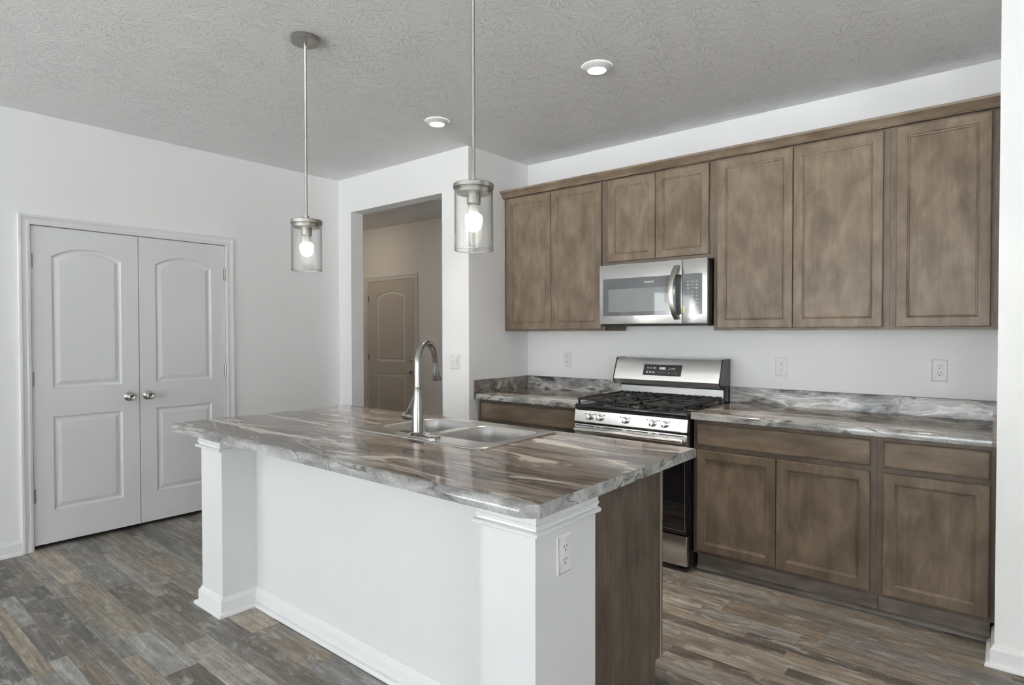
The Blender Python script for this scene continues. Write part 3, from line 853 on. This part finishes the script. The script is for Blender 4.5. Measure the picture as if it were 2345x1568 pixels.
# oven door
d = MB(); d.box(RX0 + 0.002, RX1 - 0.002, -0.690, -0.652, 0.700, 0.786, 0.003, 2)
od = d.build('oven_door', 'steel', r, 30)
MB().box(RX0 + 0.002, RX1 - 0.002, -0.688, -0.652, 0.214, 0.699, 0.003, 2).build('door_glass', 'blackglass', od, 30)
gg = MB()
for x0, x1 in ((RX1 - 0.016, RX1 - 0.0145), (RX0 + 0.0145, RX0 + 0.016)): gg.box(x0, x1, -0.6886, -0.687, 0.235, 0.695)
gg.box(RX0 + 0.016, RX1 - 0.016, -0.6886, -0.687, 0.235, 0.2365)
gg.build('glass_border', 'greyprint', od)
for x0, x1 in ((0.935, 1.062), (1.090, 1.108), (1.134, 1.268), (1.302, 1.438), (1.466, 1.486), (1.512, 1.664)):
    MB().box(x0, x1, -0.6908, -0.680, 0.7735, 0.7785).build('vent_slot', 'darkchrome', od)
hb = MB(); hb.tube([(0.945, -0.721, 0.752), (0.952, -0.723, 0.752), (1.659, -0.723, 0.752), (1.666, -0.721, 0.752)], [0.013, 0.0155, 0.0155, 0.013], 20)
for x in (0.975, 1.636): hb.box(x - 0.012, x + 0.012, -0.721, -0.688, 0.744, 0.760, 0.003, 2)
hb.build('handle', 'steel', od, 40)
MB().box(RX0 + 0.002, RX1 - 0.002, -0.688, -0.652, 0.034, 0.207, 0.004, 2).build('drawer', 'steel', r, 30)
for x in (RX0 + 0.045, RX1 - 0.045):
    for y in (-0.615, -0.10):
        MB().lathe([(0.020, 0.0), (0.020, 0.006), (0.011, 0.009), (0.011, 0.031)], (x, y, 0), 'z', 16).build('foot', 'blackmatte', r, 30)
# backguard
gpoly = [(-0.030, 1.192), (-0.146, 1.192), (-0.150, 1.188), (-0.203, 1.050), (-0.203, 1.046), (-0.182, 1.014), (-0.030, 1.014)]
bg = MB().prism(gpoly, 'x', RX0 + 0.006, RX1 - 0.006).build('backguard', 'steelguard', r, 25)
epoly = offset_poly(gpoly, -0.003) if False else [(-0.020, 1.195), (-0.147, 1.195), (-0.153, 1.190), (-0.206, 1.050), (-0.206, 1.045), (-0.183, 1.011), (-0.020, 1.011)]
for a0, a1 in ((RX0, RX0 + 0.006), (RX1 - 0.006, RX1)):
    MB().prism(epoly, 'x', a0, a1).build('end_cap', 'black', bg)
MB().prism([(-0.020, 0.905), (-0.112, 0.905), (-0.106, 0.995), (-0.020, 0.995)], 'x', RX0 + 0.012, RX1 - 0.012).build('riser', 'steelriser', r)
MB().box(RX0 + 0.004, RX1 - 0.004, -0.096, -0.018, 0.90, 1.013).build('riser_back', 'black', r)
# display on the sloping face
sl = Vector((0, -0.053, -0.138)).normalized()
nrm = Vector((0, -sl.z, sl.y)) * -1
if nrm.y > 0: nrm = -nrm
MD = Matrix(((1, 0, 0), tuple((0, 0, 0)), (0, 0, 0))).to_4x4() if False else Matrix.Identity(4)
up = -sl
for i in range(3):
    MD[i][0] = (1, 0, 0)[i]; MD[i][1] = up[i]; MD[i][2] = nrm[i]
c0 = Vector((1.283, -0.150, 1.188)) + sl * (0.148 * 0.535)
MD.translation = c0
def disp_box(hw_, hh, z0, z1, cx=0, cyy=0):
    b = MB(MD); b.box(cx - hw_, cx + hw_, cyy - hh, cyy + hh, z0, z1); return b
dsp = disp_box(0.137, 0.039, -0.002, 0.0012).build('display', 'panelblack', r)
def dt(s, size, x, y, mat='print', bold=0.0003):
    return text(s, size, MD @ Matrix.Translation((x, y, 0.0014)), 'display_text', mat, dsp, bold)
dt('10:53', 0.021, 0.000, 0.012, 'digits', 0.0002)
dt('START', 0.0105, 0.077, 0.012)
dt('^', 0.022, 0.049, 0.006)
dt('v', 0.014, 0.050, -0.018)
def bars(name, mat, parent, boxes, mt):
    for q in boxes: MB(mt).box(*q).build(name, mat, parent)
bx_ = [(x - 0.0075, x + 0.0075, 0.011, 0.015, 0.0012, 0.0016) for x in (-0.104, -0.081)]
for x, y in ((-0.057, 0.013), (-0.107, -0.017), (-0.083, -0.017), (-0.059, -0.018)):
    bx_ += [(x - 0.0075, x + 0.0075, y + 0.001, y + 0.005, 0.0012, 0.0016), (x - 0.006, x + 0.006, y - 0.005, y - 0.001, 0.0012, 0.0016)]
bars('key_print', 'print', dsp, bx_, MD)
for x in (-0.026, -0.006, 0.016, 0.099):
    MB(MD).lathe([(0.0045, 0.0012), (0.0045, 0.0016), (0.003, 0.0016), (0.003, 0.0013)], (x, -0.017, 0), 'z', 14, False, False).build('key_icon', 'greyprint', dsp)
bars('key_print', 'greyprint', dsp, [(0.067, 0.081, -0.0188, -0.0172, 0.0012, 0.0016)], MD)
# burners
def burner(x, y, s):
    b = MB(); b.lathe([(0.058 * s, 0.0), (0.056 * s, 0.006), (0.036 * s, 0.009), (0.036 * s, 0.016), (0.001, 0.016)], (x, y, 0.9125), 'z', 28)
    o = b.build('burner', 'blackmatte', r, 30)
    c = MB(); c.lathe([(0.040 * s, 0.016), (0.042 * s, 0.019), (0.040 * s, 0.023), (0.001, 0.024)], (x, y, 0.9125), 'z', 28); c.build('burner_cap', 'black', o, 30)
GX = [(0.932, 1.203), (1.209, 1.380), (1.386, 1.666)]
burner(1.062, -0.545, 1.0); burner(1.062, -0.255, 0.85); burner(1.2945, -0.40, 1.0); burner(1.530, -0.545, 1.15); burner(1.530, -0.255, 0.8)
GZ0, GZ1 = 0.934, 0.950
def grate(x0, x1):
    y0, y1 = -0.665, -0.130
    b = MB()
    w_ = 0.011
    def bar(xa, xb, ya, yb): b.box(xa, xb, ya, yb, GZ0, GZ1, 0.002, 1)
    bar(x0, x0 + w_, y0, y1); bar(x1 - w_, x1, y0, y1)
    bar(x0, x1, y0, y0 + w_); bar(x0, x1, y1 - w_, y1)
    xm = (x0 + x1) / 2; ym = (y0 + y1) / 2
    bar(x0, x1, ym - w_ / 2, ym + w_ / 2)
    for yc in (-0.545, -0.255):
        bar(x0, xm - 0.030, yc - w_ / 2, yc + w_ / 2); bar(xm + 0.030, x1, yc - w_ / 2, yc + w_ / 2)
        for sx in (-1, 1):
            for sy in (-1, 1):
                p0 = Vector((xm + sx * 0.028, yc + sy * 0.030, GZ1 - 0.007)); p1 = Vector((xm + sx * ((x1 - x0) / 2 - 0.008), yc + sy * 0.115, GZ1 - 0.007))
                b.tube([p0, p1], 0.0055, 4)
    bar(xm - w_ / 2, xm + w_ / 2, y0, -0.585); bar(xm - w_ / 2, xm + w_ / 2, -0.505, -0.295); bar(xm - w_ / 2, xm + w_ / 2, -0.215, y1)
    for x in (x0 + 0.006, xm, x1 - 0.006):
        for y in (y0 + 0.006, ym, y1 - 0.006):
            b.tube([(x, y, 0.9118), (x, y, GZ0 + 0.003)], [0.007, 0.0085], 8)
    n = 6
    for k in range(n):
        x = x0 + (x1 - x0) * (k + 0.5) / n
        b.box(x - 0.010, x + 0.010, y1 - w_, y1, GZ1 - 0.001, GZ1 + 0.006, 0.002, 1)
    for k in range(n):
        x = x0 + (x1 - x0) * (k + 0.5) / n
        b.box(x - 0.007, x + 0.007, y0, y0 + w_, GZ1 - 0.001, GZ1 + 0.002, 0.001, 1)
    b.build('grate', 'blackmatte', r, 40)
for g in GX: grate(*g)

# ---------------------------------------------------------------- microwave
MX0, MX1, MZ0, MZ1, MY = 0.926, 1.6765, 1.412, 1.8195, -0.392
r = thing('microwave', ((MX0 + MX1) / 2, -0.2, MZ0), 'stainless over-the-range microwave hung under the short wall cabinet', 'microwave')
MB().box(MX0 + 0.002, MX1 - 0.002, MY + 0.036, -0.002, MZ0 + 0.004, MZ1 - 0.002).build('body', 'black', r)
MB().prism([(-0.020, MZ0 - 0.001), (MY + 0.030, MZ0 - 0.001), (MY + 0.010, MZ0 + 0.010), (-0.020, MZ0 + 0.010)], 'x', MX0 + 0.012, MX1 - 0.012).build('underside', 'blackmatte', r)
XS = 1.517
dr = MB().box(MX0, XS - 0.0015, MY, MY + 0.034, MZ0 + 0.012, MZ1, 0.003, 2).build('door', 'steel', r, 30)
cpn = MB().box(XS + 0.0015, MX1, MY, MY + 0.034, MZ0 + 0.012, MZ1, 0.003, 2).build('control_panel', 'steel', r, 30)
def plate(poly, y0, y1):
    b = MB(); b.loft([[(a, y0, c) for a, c in poly], [(a, y1, c) for a, c in poly]], True, True); return b
plate(rrect(0.954, XS - 0.003, 1.478, 1.726, 0.006), MY + 0.001, MY - 0.0012).build('door_glass', 'greyglass', dr)
plate(rrect(0.996, 1.480, 1.504, 1.656, 0.003), MY - 0.001, MY - 0.0018).build('window', 'windowglass', dr)
plate(rrect(XS + 0.004, 1.646, 1.478, 1.728, 0.008), MY + 0.001, MY - 0.0012).build('keypad', 'greyglass', cpn)
text('FRIGIDAIRE', 0.0135, Matrix.Translation((1.293, MY - 0.0016, 1.692)) @ FACE_Y, 'logo', 'print', dr, 0.0005)
hp = []
for k in range(13):
    t_ = k / 12
    hp.append((1.487 - 0.022 * math.sin(PI * t_), MY - 0.010 - 0.043 * math.sin(PI * t_) ** 0.6 if 0 < k < 12 else MY - 0.010, 1.447 + (1.783 - 1.447) * t_))
hb = MB()
loops = []
for k, p in enumerate(hp):
    loops.append([(p[0] + dx, p[1] + dy, p[2]) for dx, dy in ((-0.018, 0.0), (-0.016, -0.005), (0.0, -0.007), (0.016, -0.005), (0.018, 0.0), (0.014, 0.005), (0.0, 0.006), (-0.014, 0.005))])
hb.loft(loops, True, True)
for z in (1.457, 1.773): hb.box(1.479, 1.495, MY - 0.016, MY + 0.001, z - 0.008, z + 0.008)
hb.build('handle', 'nickelx', dr, 45, 'curved upright metal handle')
plate(rect(XS + 0.0045, XS + 0.018, 1.490, 1.531), MY - 0.001, MY - 0.002).build('sticker', 'yellow', cpn, None, 'small yellow sticker')
kx = (1.556, 1.584, 1.612)
bx_ = []
for iz, z in enumerate((1.680, 1.661, 1.641)):
    for x in kx:
        bx_.append((x - 0.0085, x + 0.0085, MY - 0.0018, MY - 0.001, z - 0.0012, z + 0.0012))
        if iz and x != 1.584: bx_.append((x - 0.0065, x + 0.0065, MY - 0.0018, MY - 0.001, z - 0.0062, z - 0.0042))
for x in (1.557, 1.611): bx_.append((x - 0.008, x + 0.008, MY - 0.0018, MY - 0.001, 1.5205, 1.5225))
bars('key_print', 'print', cpn, bx_, None)
for iz, row in enumerate(('123', '456', '789')):
    for x, s_ in zip(kx, row):
        text(s_, 0.0105, Matrix.Translation((x, MY - 0.0016, 1.615 - 0.0225 * iz)) @ FACE_Y, 'key_digit', 'print', cpn, 0.0002)
text('0', 0.0105, Matrix.Translation((1.584, MY - 0.0016, 1.5475)) @ FACE_Y, 'key_digit', 'print', cpn, 0.0002)
text('START', 0.0068, Matrix.Translation((1.613, MY - 0.0016, 1.5475)) @ FACE_Y, 'key_word', 'print', cpn, 0.0002)

# ---------------------------------------------------------------- island
IX0, IX1, IYF, IYB, IZ = -0.1656, 2.1366, -2.7026, -1.6487, 0.914
IT = IZ - 0.038
# countertop slab with clipped near right corner, rolled long edges and a sink cut-out
ch = 0.047
SX0, SX1, SY0, SY1 = 0.688, 1.518, -2.238, -1.690
b = MB()
bm = b.bm
poly = [(IX0, IYF), (IX1 - ch, IYF), (IX1, IYF + ch * 0.62), (IX1, IYB), (IX0, IYB)]
b.prism(poly, 'z', IT, IZ)
es = [e for e in bm.edges if all(abs(v.co.z - IZ) < 1e-6 for v in e.verts) and (all(abs(v.co.y - IYF) < 1e-6 for v in e.verts) or all(abs(v.co.y - IYB) < 1e-6 for v in e.verts))]
bmesh.ops.bevel(bm, geom=es, offset=0.021, segments=7, profile=0.5, affect='EDGES')
slab = b.build('island_countertop', 'lam_island', None, 30)
tag(slab, 'large stone look island worktop with rolled edge and clipped near corner', 'countertop')
cb = MB().box(SX0 + 0.014, SX1 - 0.014, SY0 + 0.014, SY1 - 0.014, IT - 0.05, IZ + 0.05).build('cutter', 'lam_island')
cb_o = cb
md = slab.modifiers.new('cut', 'BOOLEAN'); md.object = cb; md.operation = 'DIFFERENCE'; md.solver = 'EXACT'
bpy.context.view_layer.update()
dg = bpy.context.evaluated_depsgraph_get()
me2 = bpy.data.meshes.new_from_object(slab.evaluated_get(dg))
slab.modifiers.clear(); slab.data = me2
for f in me2.polygons: f.use_smooth = True
me2.set_sharp_from_angle(angle=math.radians(30))
bpy.data.objects.remove(cb)

r = thing('kitchen_island', (1.0, -2.1, 0), 'white island base with square corner posts and brown end panel', 'kitchen island')
IXL, IXR = -0.0608, 2.0652
CF_, PF, CB = -2.5995, -2.4256, -2.2817
MB().box(IXL + 0.002, IXR - 0.0005, PF, CB, 0, IT - 0.0005).build('knee_wall', 'islanddim', r)
CAPP = [(0.0, 0.797), (0.019, 0.797), (0.0225, 0.800), (0.0225, 0.805), (0.019, 0.809), (0.010, 0.812), (0.0085, 0.818), (0.013, 0.822), (0.014, 0.828), (0.010, 0.832), (0.0105, 0.842), (0.015, 0.858), (0.023, 0.868), (0.025, 0.8755), (0.0, 0.8755)]
c1 = MB().box(IXL, 0.1597, CF_, PF - 0.0005, 0, IT - 0.0006).build('column', 'islanddim', r, None, 'white square post at the pantry end')
MB().sweep([(IXL, PF - 0.001), (IXL, CF_), (0.1597, CF_), (0.1597, PF - 0.001)][::-1], CAPP).build('cap_molding', 'trim', c1, 30) if False else MB().sweep([(0.1597, PF - 0.001), (0.1597, CF_), (IXL, CF_), (IXL, PF - 0.001)], [(-o, z) for o, z in CAPP]).build('cap_molding', 'trim', c1, 30)
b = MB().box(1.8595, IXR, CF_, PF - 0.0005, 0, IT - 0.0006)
c2 = b.build('column', 'islanddim', r, None, 'white square post at the near right corner')
MB().sweep([(IXR, CB), (IXR, CF_), (1.8595, CF_), (1.8595, PF - 0.001)], [(-o, z) for o, z in CAPP]).build('cap_molding', 'trim', c2, 30)
MB().sweep([(IXR, CB), (IXR, CF_), (1.8595, CF_), (1.8595, PF), (0.1597, PF), (0.1597, CF_), (IXL, CF_), (IXL, CB)], [(-o, z) for o, z in BASE]).build('baseboard', 'trim', r, 30)
EP = -1.735
ep = [(CB, 0.0), (EP - 0.062, 0.0), (EP - 0.062, 0.094), (EP - 0.0192, 0.094), (EP - 0.0192, IT - 0.0006), (CB, IT - 0.0006)]
MB().prism(ep, 'x', IXR - 0.041, IXR - 0.029).build('end_panel', 'endpanel', r, None, 'dark brown wood grain end panel')
MB().box(IXL + 0.01, IXR - 0.0415, CB + 0.0005, EP - 0.0195, 0.094, 0.640).build('cabinet_box', 'cabedge', r)
for x0, x1 in ((IXL + 0.01, 0.62), (1.58, IXR - 0.0415)):
    MB().box(x0, x1, CB + 0.0005, EP - 0.0195, 0.640, IT - 0.001).build('cabinet_box', 'cabedge', r)
MB().box(IXL + 0.01, IXR - 0.029, EP - 0.0128, EP, 0.094, IT - 0.001).build('face_frame', 'cabedge', r)
MB().box(IXR - 0.041, IXR - 0.0285, EP - 0.019, EP - 0.013, 0.094, IT - 0.001).build('edge_band', 'rawedge', r, None, 'pale unstained wood edge')
MB().box(IXL + 0.02, IXR - 0.042, EP - 0.085, EP - 0.070, 0, 0.0935).build('toe_kick', 'toe', r)
for x0, x1 in ((-0.03, 0.40), (0.403, 0.62), (0.66, 1.10), (1.103, 1.54), (1.58, 2.026)):
    cab_door(r, x0, x1, 0.128, 0.700, EP + 0.0205, True)
for x0, x1 in ((-0.03, 0.62), (0.66, 1.54), (1.58, 2.026)):
    drawer(r, x0, x1, 0.728, 0.852, EP + 0.0205, True)

# ---------------------------------------------------------------- sink
r = thing('kitchen_sink', ((SX0 + SX1) / 2, (SY0 + SY1) / 2, IZ), 'double bowl stainless sink set into the island worktop', 'sink')
bowls = [(0.742, 1.085, -2.118, -1.766), (1.121, 1.464, -2.118, -1.766)]
b = MB(); bm = b.bm; es = []
ZR = IZ + 0.0055
def ring3(poly, z):
    v = [bm.verts.new((a, c, z)) for a, c in poly]
    e = [bm.edges.new((v[i], v[(i + 1) % len(v)])) for i in range(len(v))]
    es.extend(e)
inner = rrect(SX0 + 0.012, SX1 - 0.012, SY0 + 0.012, SY1 - 0.012, 0.045, 8)
ring3(inner, ZR)
for q in bowls: ring3(rrect(q[0], q[1], q[2], q[3], 0.065, 8), ZR)
bmesh.ops.triangle_fill(bm, use_beauty=True, use_dissolve=False, edges=es)
outl = []
for ins, z in ((0.0, ZR), (-0.006, ZR + 0.001), (-0.010, ZR - 0.001), (-0.012, IZ + 0.0006)):
    q = offset_poly(inner, ins) if ins else inner
    outl.append([(a, c, z) for a, c in q])
b.loft(outl, False, False)
bmesh.ops.remove_doubles(bm, verts=bm.verts, dist=1e-5)
b.build('rim', 'sinksteel', r, 30)
for q in bowls:
    pr = rrect(q[0], q[1], q[2], q[3], 0.065, 8)
    b = MB(); lp = []
    for ins, z in ((0, ZR), (0.003, ZR - 0.0015), (0.006, ZR - 0.006), (0.009, ZR - 0.05), (0.016, ZR - 0.160), (0.026, ZR - 0.178), (0.045, ZR - 0.186)):
        p_ = offset_poly(pr, ins) if ins else pr
        lp.append([(a, c, z) for a, c in p_])
    b.loft(lp, False, True)
    bo = b.build('bowl', 'bowlsteel', r, 40)
    MB().lathe([(0.040, 0.0), (0.040, 0.002), (0.030, 0.001), (0.001, 0.0005)], ((q[0] + q[1]) / 2, (q[2] + q[3]) / 2, ZR - 0.186), 'z', 24).build('drain', 'chrome', bo, 30)

# ---------------------------------------------------------------- faucet
FX, FY = 1.100, -2.180
r = thing('kitchen_faucet', (FX, FY, ZR), 'brushed steel gooseneck faucet with pull-down spray head on the near rim of the sink', 'faucet')
pl = rrect(FX - 0.128, FX + 0.128, FY - 0.031, FY + 0.031, 0.0305, 8)
b = MB()
b.loft([[(a, c, ZR + 0.0002) for a, c in pl], [(a, c, ZR + 0.005) for a, c in pl], [(a, c, ZR + 0.009) for a, c in offset_poly(pl, 0.006)]], True, True)
b.lathe([(0.052, 0.0085), (0.036, 0.012), (0.028, 0.018)], (FX, FY, ZR), 'z', 32)
b.build('deck_plate', 'chrome', r, 40)
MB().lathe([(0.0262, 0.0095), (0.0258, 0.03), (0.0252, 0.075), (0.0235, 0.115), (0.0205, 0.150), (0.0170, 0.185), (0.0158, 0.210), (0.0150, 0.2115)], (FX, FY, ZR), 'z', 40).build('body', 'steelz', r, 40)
dv = Vector((-0.36, 0.93, 0)).normalized()
R = 0.086
zc = 1.237
pts = [Vector((FX, FY, ZR + 0.213)), Vector((FX, FY, zc))]
for k in range(1, 15):
    a = PI * k / 14 * 0.955
    pts.append(Vector((FX, FY, zc)) + dv * (R - R * math.cos(a)) + Vector((0, 0, R * math.sin(a))))
tang = (pts[-1] - pts[-2]).normalized()
pts.append(pts[-1] + tang * 0.012)
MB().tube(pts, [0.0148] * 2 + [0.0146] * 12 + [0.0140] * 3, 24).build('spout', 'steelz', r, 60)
e = pts[-1]
MB().tube([e + tang * 0.0015, e + tang * 0.010, e + tang * 0.045, e + tang * 0.085, e + tang * 0.092], [0.0138, 0.0142, 0.0168, 0.0205, 0.0195], 28).build('spray_head', 'steelz', r, 40)
MB().tube([e, e + tang * 0.0016], 0.0128, 24).build('collar', 'darkchrome', r)
MB().tube([(FX - 0.018, FY, 1.000), (FX - 0.060, FY, 1.000)], 0.0165, 24).build('handle_hub', 'steelz', r, 40)
hl = MB(); hl.lathe([(0.0178, 0.0), (0.0178, 0.024), (0.0155, 0.030), (0.001, 0.031)], (FX - 0.062, FY, 1.000), '-x', 24)
hl.tube([(FX - 0.072, FY, 1.012), (FX - 0.060, FY, 1.030), (FX - 0.028, FY + 0.0, 1.082), (FX - 0.020, FY, 1.093)], [0.0055, 0.0055, 0.0045, 0.004], 12)
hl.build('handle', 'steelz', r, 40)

# ---------------------------------------------------------------- outlets and switch
def outlet(name, mtx, label, style, cat='outlet', grp='white power outlets'):
    o = mtx.translation
    r = thing(name, tuple(o), label, cat, grp)
    pl = rrect(-0.036, 0.036, -0.0585, 0.0585, 0.003, 3)
    b = MB(mtx); relief(b, pl, [(0, 0.0), (0, -0.0015), (0.002, -0.004), (0.005, -0.0058)], True)
    b.build('plate', 'plastic', r)
    zs = (0.020, -0.020) if style == 'decora' else (0.0195, -0.0195)
    faces = []
    if style == 'decora':
        fc = MB(mtx); relief(fc, rect(-0.0165, 0.0165, -0.0335, 0.0335), [(0, -0.005), (0, -0.0068), (0.001, -0.0075)], False)
        f_ = fc.build('receptacle', 'plastic', r); faces = [f_, f_]
    else:
        for z in zs:
            fc = MB(mtx); pts = []
            for k in range(40):
                a = 2 * PI * k / 40
                pts.append((0.0172 * math.cos(a), z + max(-0.0143, min(0.0143, 0.0172 * math.sin(a)))))
            relief(fc, pts, [(0, -0.005), (0, -0.0072), (0.0008, -0.0078)], False)
            faces.append(fc.build('receptacle', 'plastic', r))
    for z, f_ in zip(zs, faces):
        MB(mtx).box(-0.0075, -0.0055, -0.0082, -0.006, z + 0.001, z + 0.009).build('slot', 'slot', f_)
        MB(mtx).box(0.0055, 0.0075, -0.0082, -0.006, z + 0.002, z + 0.009).build('slot', 'slot', f_)
        MB(mtx).lathe([(0.0026, 0.006), (0.0026, 0.0082)], (0, 0, z - 0.006), '-y', 10).build('ground_hole', 'slot', f_)
    for z in ((0.048, -0.048) if style == 'decora' else (0.0,)):
        MB(mtx).lathe([(0.0030, 0.0055), (0.0030, 0.0066), (0.001, 0.0068)], (0, 0, z), '-y', 12).build('screw', 'plastic', r)
    return r
outlet('power_outlet', Matrix.Translation((0.396, 0, 1.159)), 'white rectangular outlet on the wall left of the range', 'decora')
outlet('power_outlet', Matrix.Translation((1.993, 0, 1.154)), 'white rectangular outlet on the wall just right of the range', 'decora')
outlet('power_outlet', Matrix.Translation((2.794, 0, 1.162)), 'white outlet with two round faced sockets on the wall near the right end', 'round')
outlet('power_outlet', Matrix.Translation((IXR, -2.462, 0.708)) @ Matrix.Rotation(PI / 2, 4, 'Z'), 'white outlet on the side of the island corner post', 'round')
mt = Matrix.Translation((-0.137, Y1, 1.152))
r = thing('light_switch', (-0.137, Y1, 1.152), 'white double toggle switch on the wall right of the hall opening', 'light switch')
b = MB(mt); relief(b, rrect(-0.058, 0.058, -0.0585, 0.0585, 0.003, 3), [(0, 0.0), (0, -0.0015), (0.002, -0.004), (0.005, -0.0058)], True)
b.build('plate', 'plastic', r)
for x in (-0.023, 0.023):
    b = MB(mt); b.prism([(-0.005, -0.012), (-0.006, 0.012), (-0.016, 0.012), (-0.017, 0.006)], 'x', x - 0.005, x + 0.005)
    b.build('toggle', 'plastic', r)
    for z in (0.030, -0.030): MB(mt).lathe([(0.0028, 0.0055), (0.0028, 0.0066), (0.001, 0.0068)], (x, 0, z), '-y', 12).build('screw', 'plastic', r)

# ---------------------------------------------------------------- pendants
def pendant(x, y, label):
    r = thing('pendant_light', (x, y, H), label, 'pendant light', 'glass pendant lights over the island')
    c = (x, y, 0)
    cn = MB(); cn.lathe([(0.064, H - 0.001), (0.0655, H - 0.006), (0.0655, H - 0.021), (0.063, H - 0.0235), (0.001, H - 0.0235)], c, 'z', 40)
    cn = cn.build('canopy', 'nickelx', r, 35)
    for dx, dy in ((-0.030, 0.018), (0.030, -0.018)):
        MB().lathe([(0.004, H - 0.038), (0.004, H - 0.023)], (x + dx, y + dy, 0), 'z', 12).build('screw', 'nickel', cn, 40)
    zt = 1.888
    rd = MB(); rd.lathe([(0.0068, H - 0.023), (0.0068, H - 0.045), (0.0058, H - 0.047), (0.0058, zt + 0.026)], c, 'z', 16); rd.build('rod', 'nickel', r, 40)
    cp_ = MB(); cp_.lathe([(0.0125, zt + 0.028), (0.0125, zt + 0.0065)], c, 'z', 20)
    cp_.lathe([(0.0705, zt + 0.007), (0.0725, zt + 0.005), (0.0725, zt - 0.0085), (0.0705, zt - 0.010), (0.001, zt - 0.010)], c, 'z', 48)
    cp_.lathe([(0.010, zt + 0.0068), (0.0705, zt + 0.007)], c, 'z', 48, False, False)
    cp_ = cp_.build('cap', 'nickelx', r, 35)
    MB().lathe([(0.0620, zt - 0.0100), (0.0620, zt - 0.012), (0.0605, zt - 0.013), (0.0605, zt - 0.026), (0.059, zt - 0.0275), (0.001, zt - 0.0275)], c, 'z', 48).build('glass_holder', 'nickelx', cp_, 35)
    MB().lathe([(0.0245, zt - 0.0276), (0.0245, zt - 0.062), (0.021, zt - 0.066), (0.001, zt - 0.066)], c, 'z', 32).build('socket', 'nickelx', r, 35)
    zb = zt - 0.0665
    bu = MB().lathe([(0.016, zb), (0.0175, zb - 0.006), (0.0195, zb - 0.030)], c, 'z', 28, True, False).build('bulb', 'socket', r, 50)
    MB().lathe([(0.0195, zb - 0.030), (0.0285, zb - 0.036), (0.0315, zb - 0.048), (0.0310, zb - 0.062), (0.026, zb - 0.080), (0.015, zb - 0.092), (0.001, zb - 0.096)], c, 'z', 28, False, True).build('bulb_globe', 'bulb', bu, 60, 'glowing white globe')
    ro, ri, z0, z1 = 0.0690, 0.0660, 1.660, zt - 0.0105
    MB().lathe([(ri, z1), (ro, z1), (ro, z0 + 0.003), (ro - 0.001, z0), (ri + 0.001, z0), (ri, z0 + 0.003), (ri, z1)], c, 'z', 64, False, False).build('glass_shade', 'shade', r, 50, 'clear glass cylinder shade')
    MB().lathe([(ri - 0.001, z0 + 0.0036), (ro + 0.0006, z0 + 0.0036), (ro + 0.0012, z0 + 0.0010), (ro, z0 - 0.0008), (ri, z0 - 0.0008), (ri - 0.0012, z0 + 0.0010), (ri - 0.001, z0 + 0.0036)], c, 'z', 64, False, False).build('glass_rim', 'rimglass', r, 60)
    return r
p1 = pendant(0.5376, -2.3671, 'glass pendant over the far end of the island with its ceiling canopy in view')
dup(p1, (1.614, -2.3685, H), 'glass pendant over the near half of the island, rod cut by the top edge')

# ---------------------------------------------------------------- recessed lights
def can(x, y, label):
    r = thing('recessed_light', (x, y, H), label, 'recessed light', 'recessed ceiling lights over the kitchen aisle')
    c = (x, y, 0)
    MB().lathe([(0.078, H - 0.0005), (0.077, H - 0.005), (0.072, H - 0.010), (0.050, H - 0.021), (0.0475, H - 0.022), (0.0465, H - 0.018)], c, 'z', 40, False, False).build('trim_ring', 'trim', r, 40)
    MB().lathe([(0.0462, H - 0.012), (0.0462, H - 0.0185), (0.001, H - 0.0195)], c, 'z', 32).build('lens', 'lens', r, 40, 'glowing round lens')
    sd = bpy.data.lights.new('downlight', 'SPOT')
    sd.energy = 95.0; sd.color = (1.0, 0.89, 0.75); sd.spot_size = math.radians(86); sd.spot_blend = 1.0; sd.shadow_soft_size = 0.045
    so = bpy.data.objects.new('downlight', sd); so.parent = r; so.location = (0, 0, -0.024); col.objects.link(so)
    return r
k1 = can(1.4226, -1.2330, 'round recessed light, the larger one nearer the wall cabinets')
k2 = dup(k1, (0.1958, -1.2058, H), 'round recessed light between the two pendants, in front of the hall opening')
for ch_ in k2.children:
    if ch_.type == 'LIGHT':
        ch_.data = ch_.data.copy(); ch_.data.energy = 34.0
dup(k2, (2.6200, -1.2300, H), 'round recessed light just above the top edge of the picture')
r = thing('hall_light', (-3.3, 0.25, H), 'small flush ceiling light in the hall out of sight left of the opening', 'ceiling light')
MB().lathe([(0.12, H - 0.0005), (0.12, H - 0.02), (0.11, H - 0.024)], (-3.3, 0.25, 0), 'z', 32, False, False).build('ring', 'trim', r, 40)
MB().lathe([(0.109, H - 0.022), (0.10, H - 0.045), (0.06, H - 0.062), (0.001, H - 0.066)], (-3.3, 0.25, 0), 'z', 32, True, True).build('diffuser', 'halllens', r, 60)
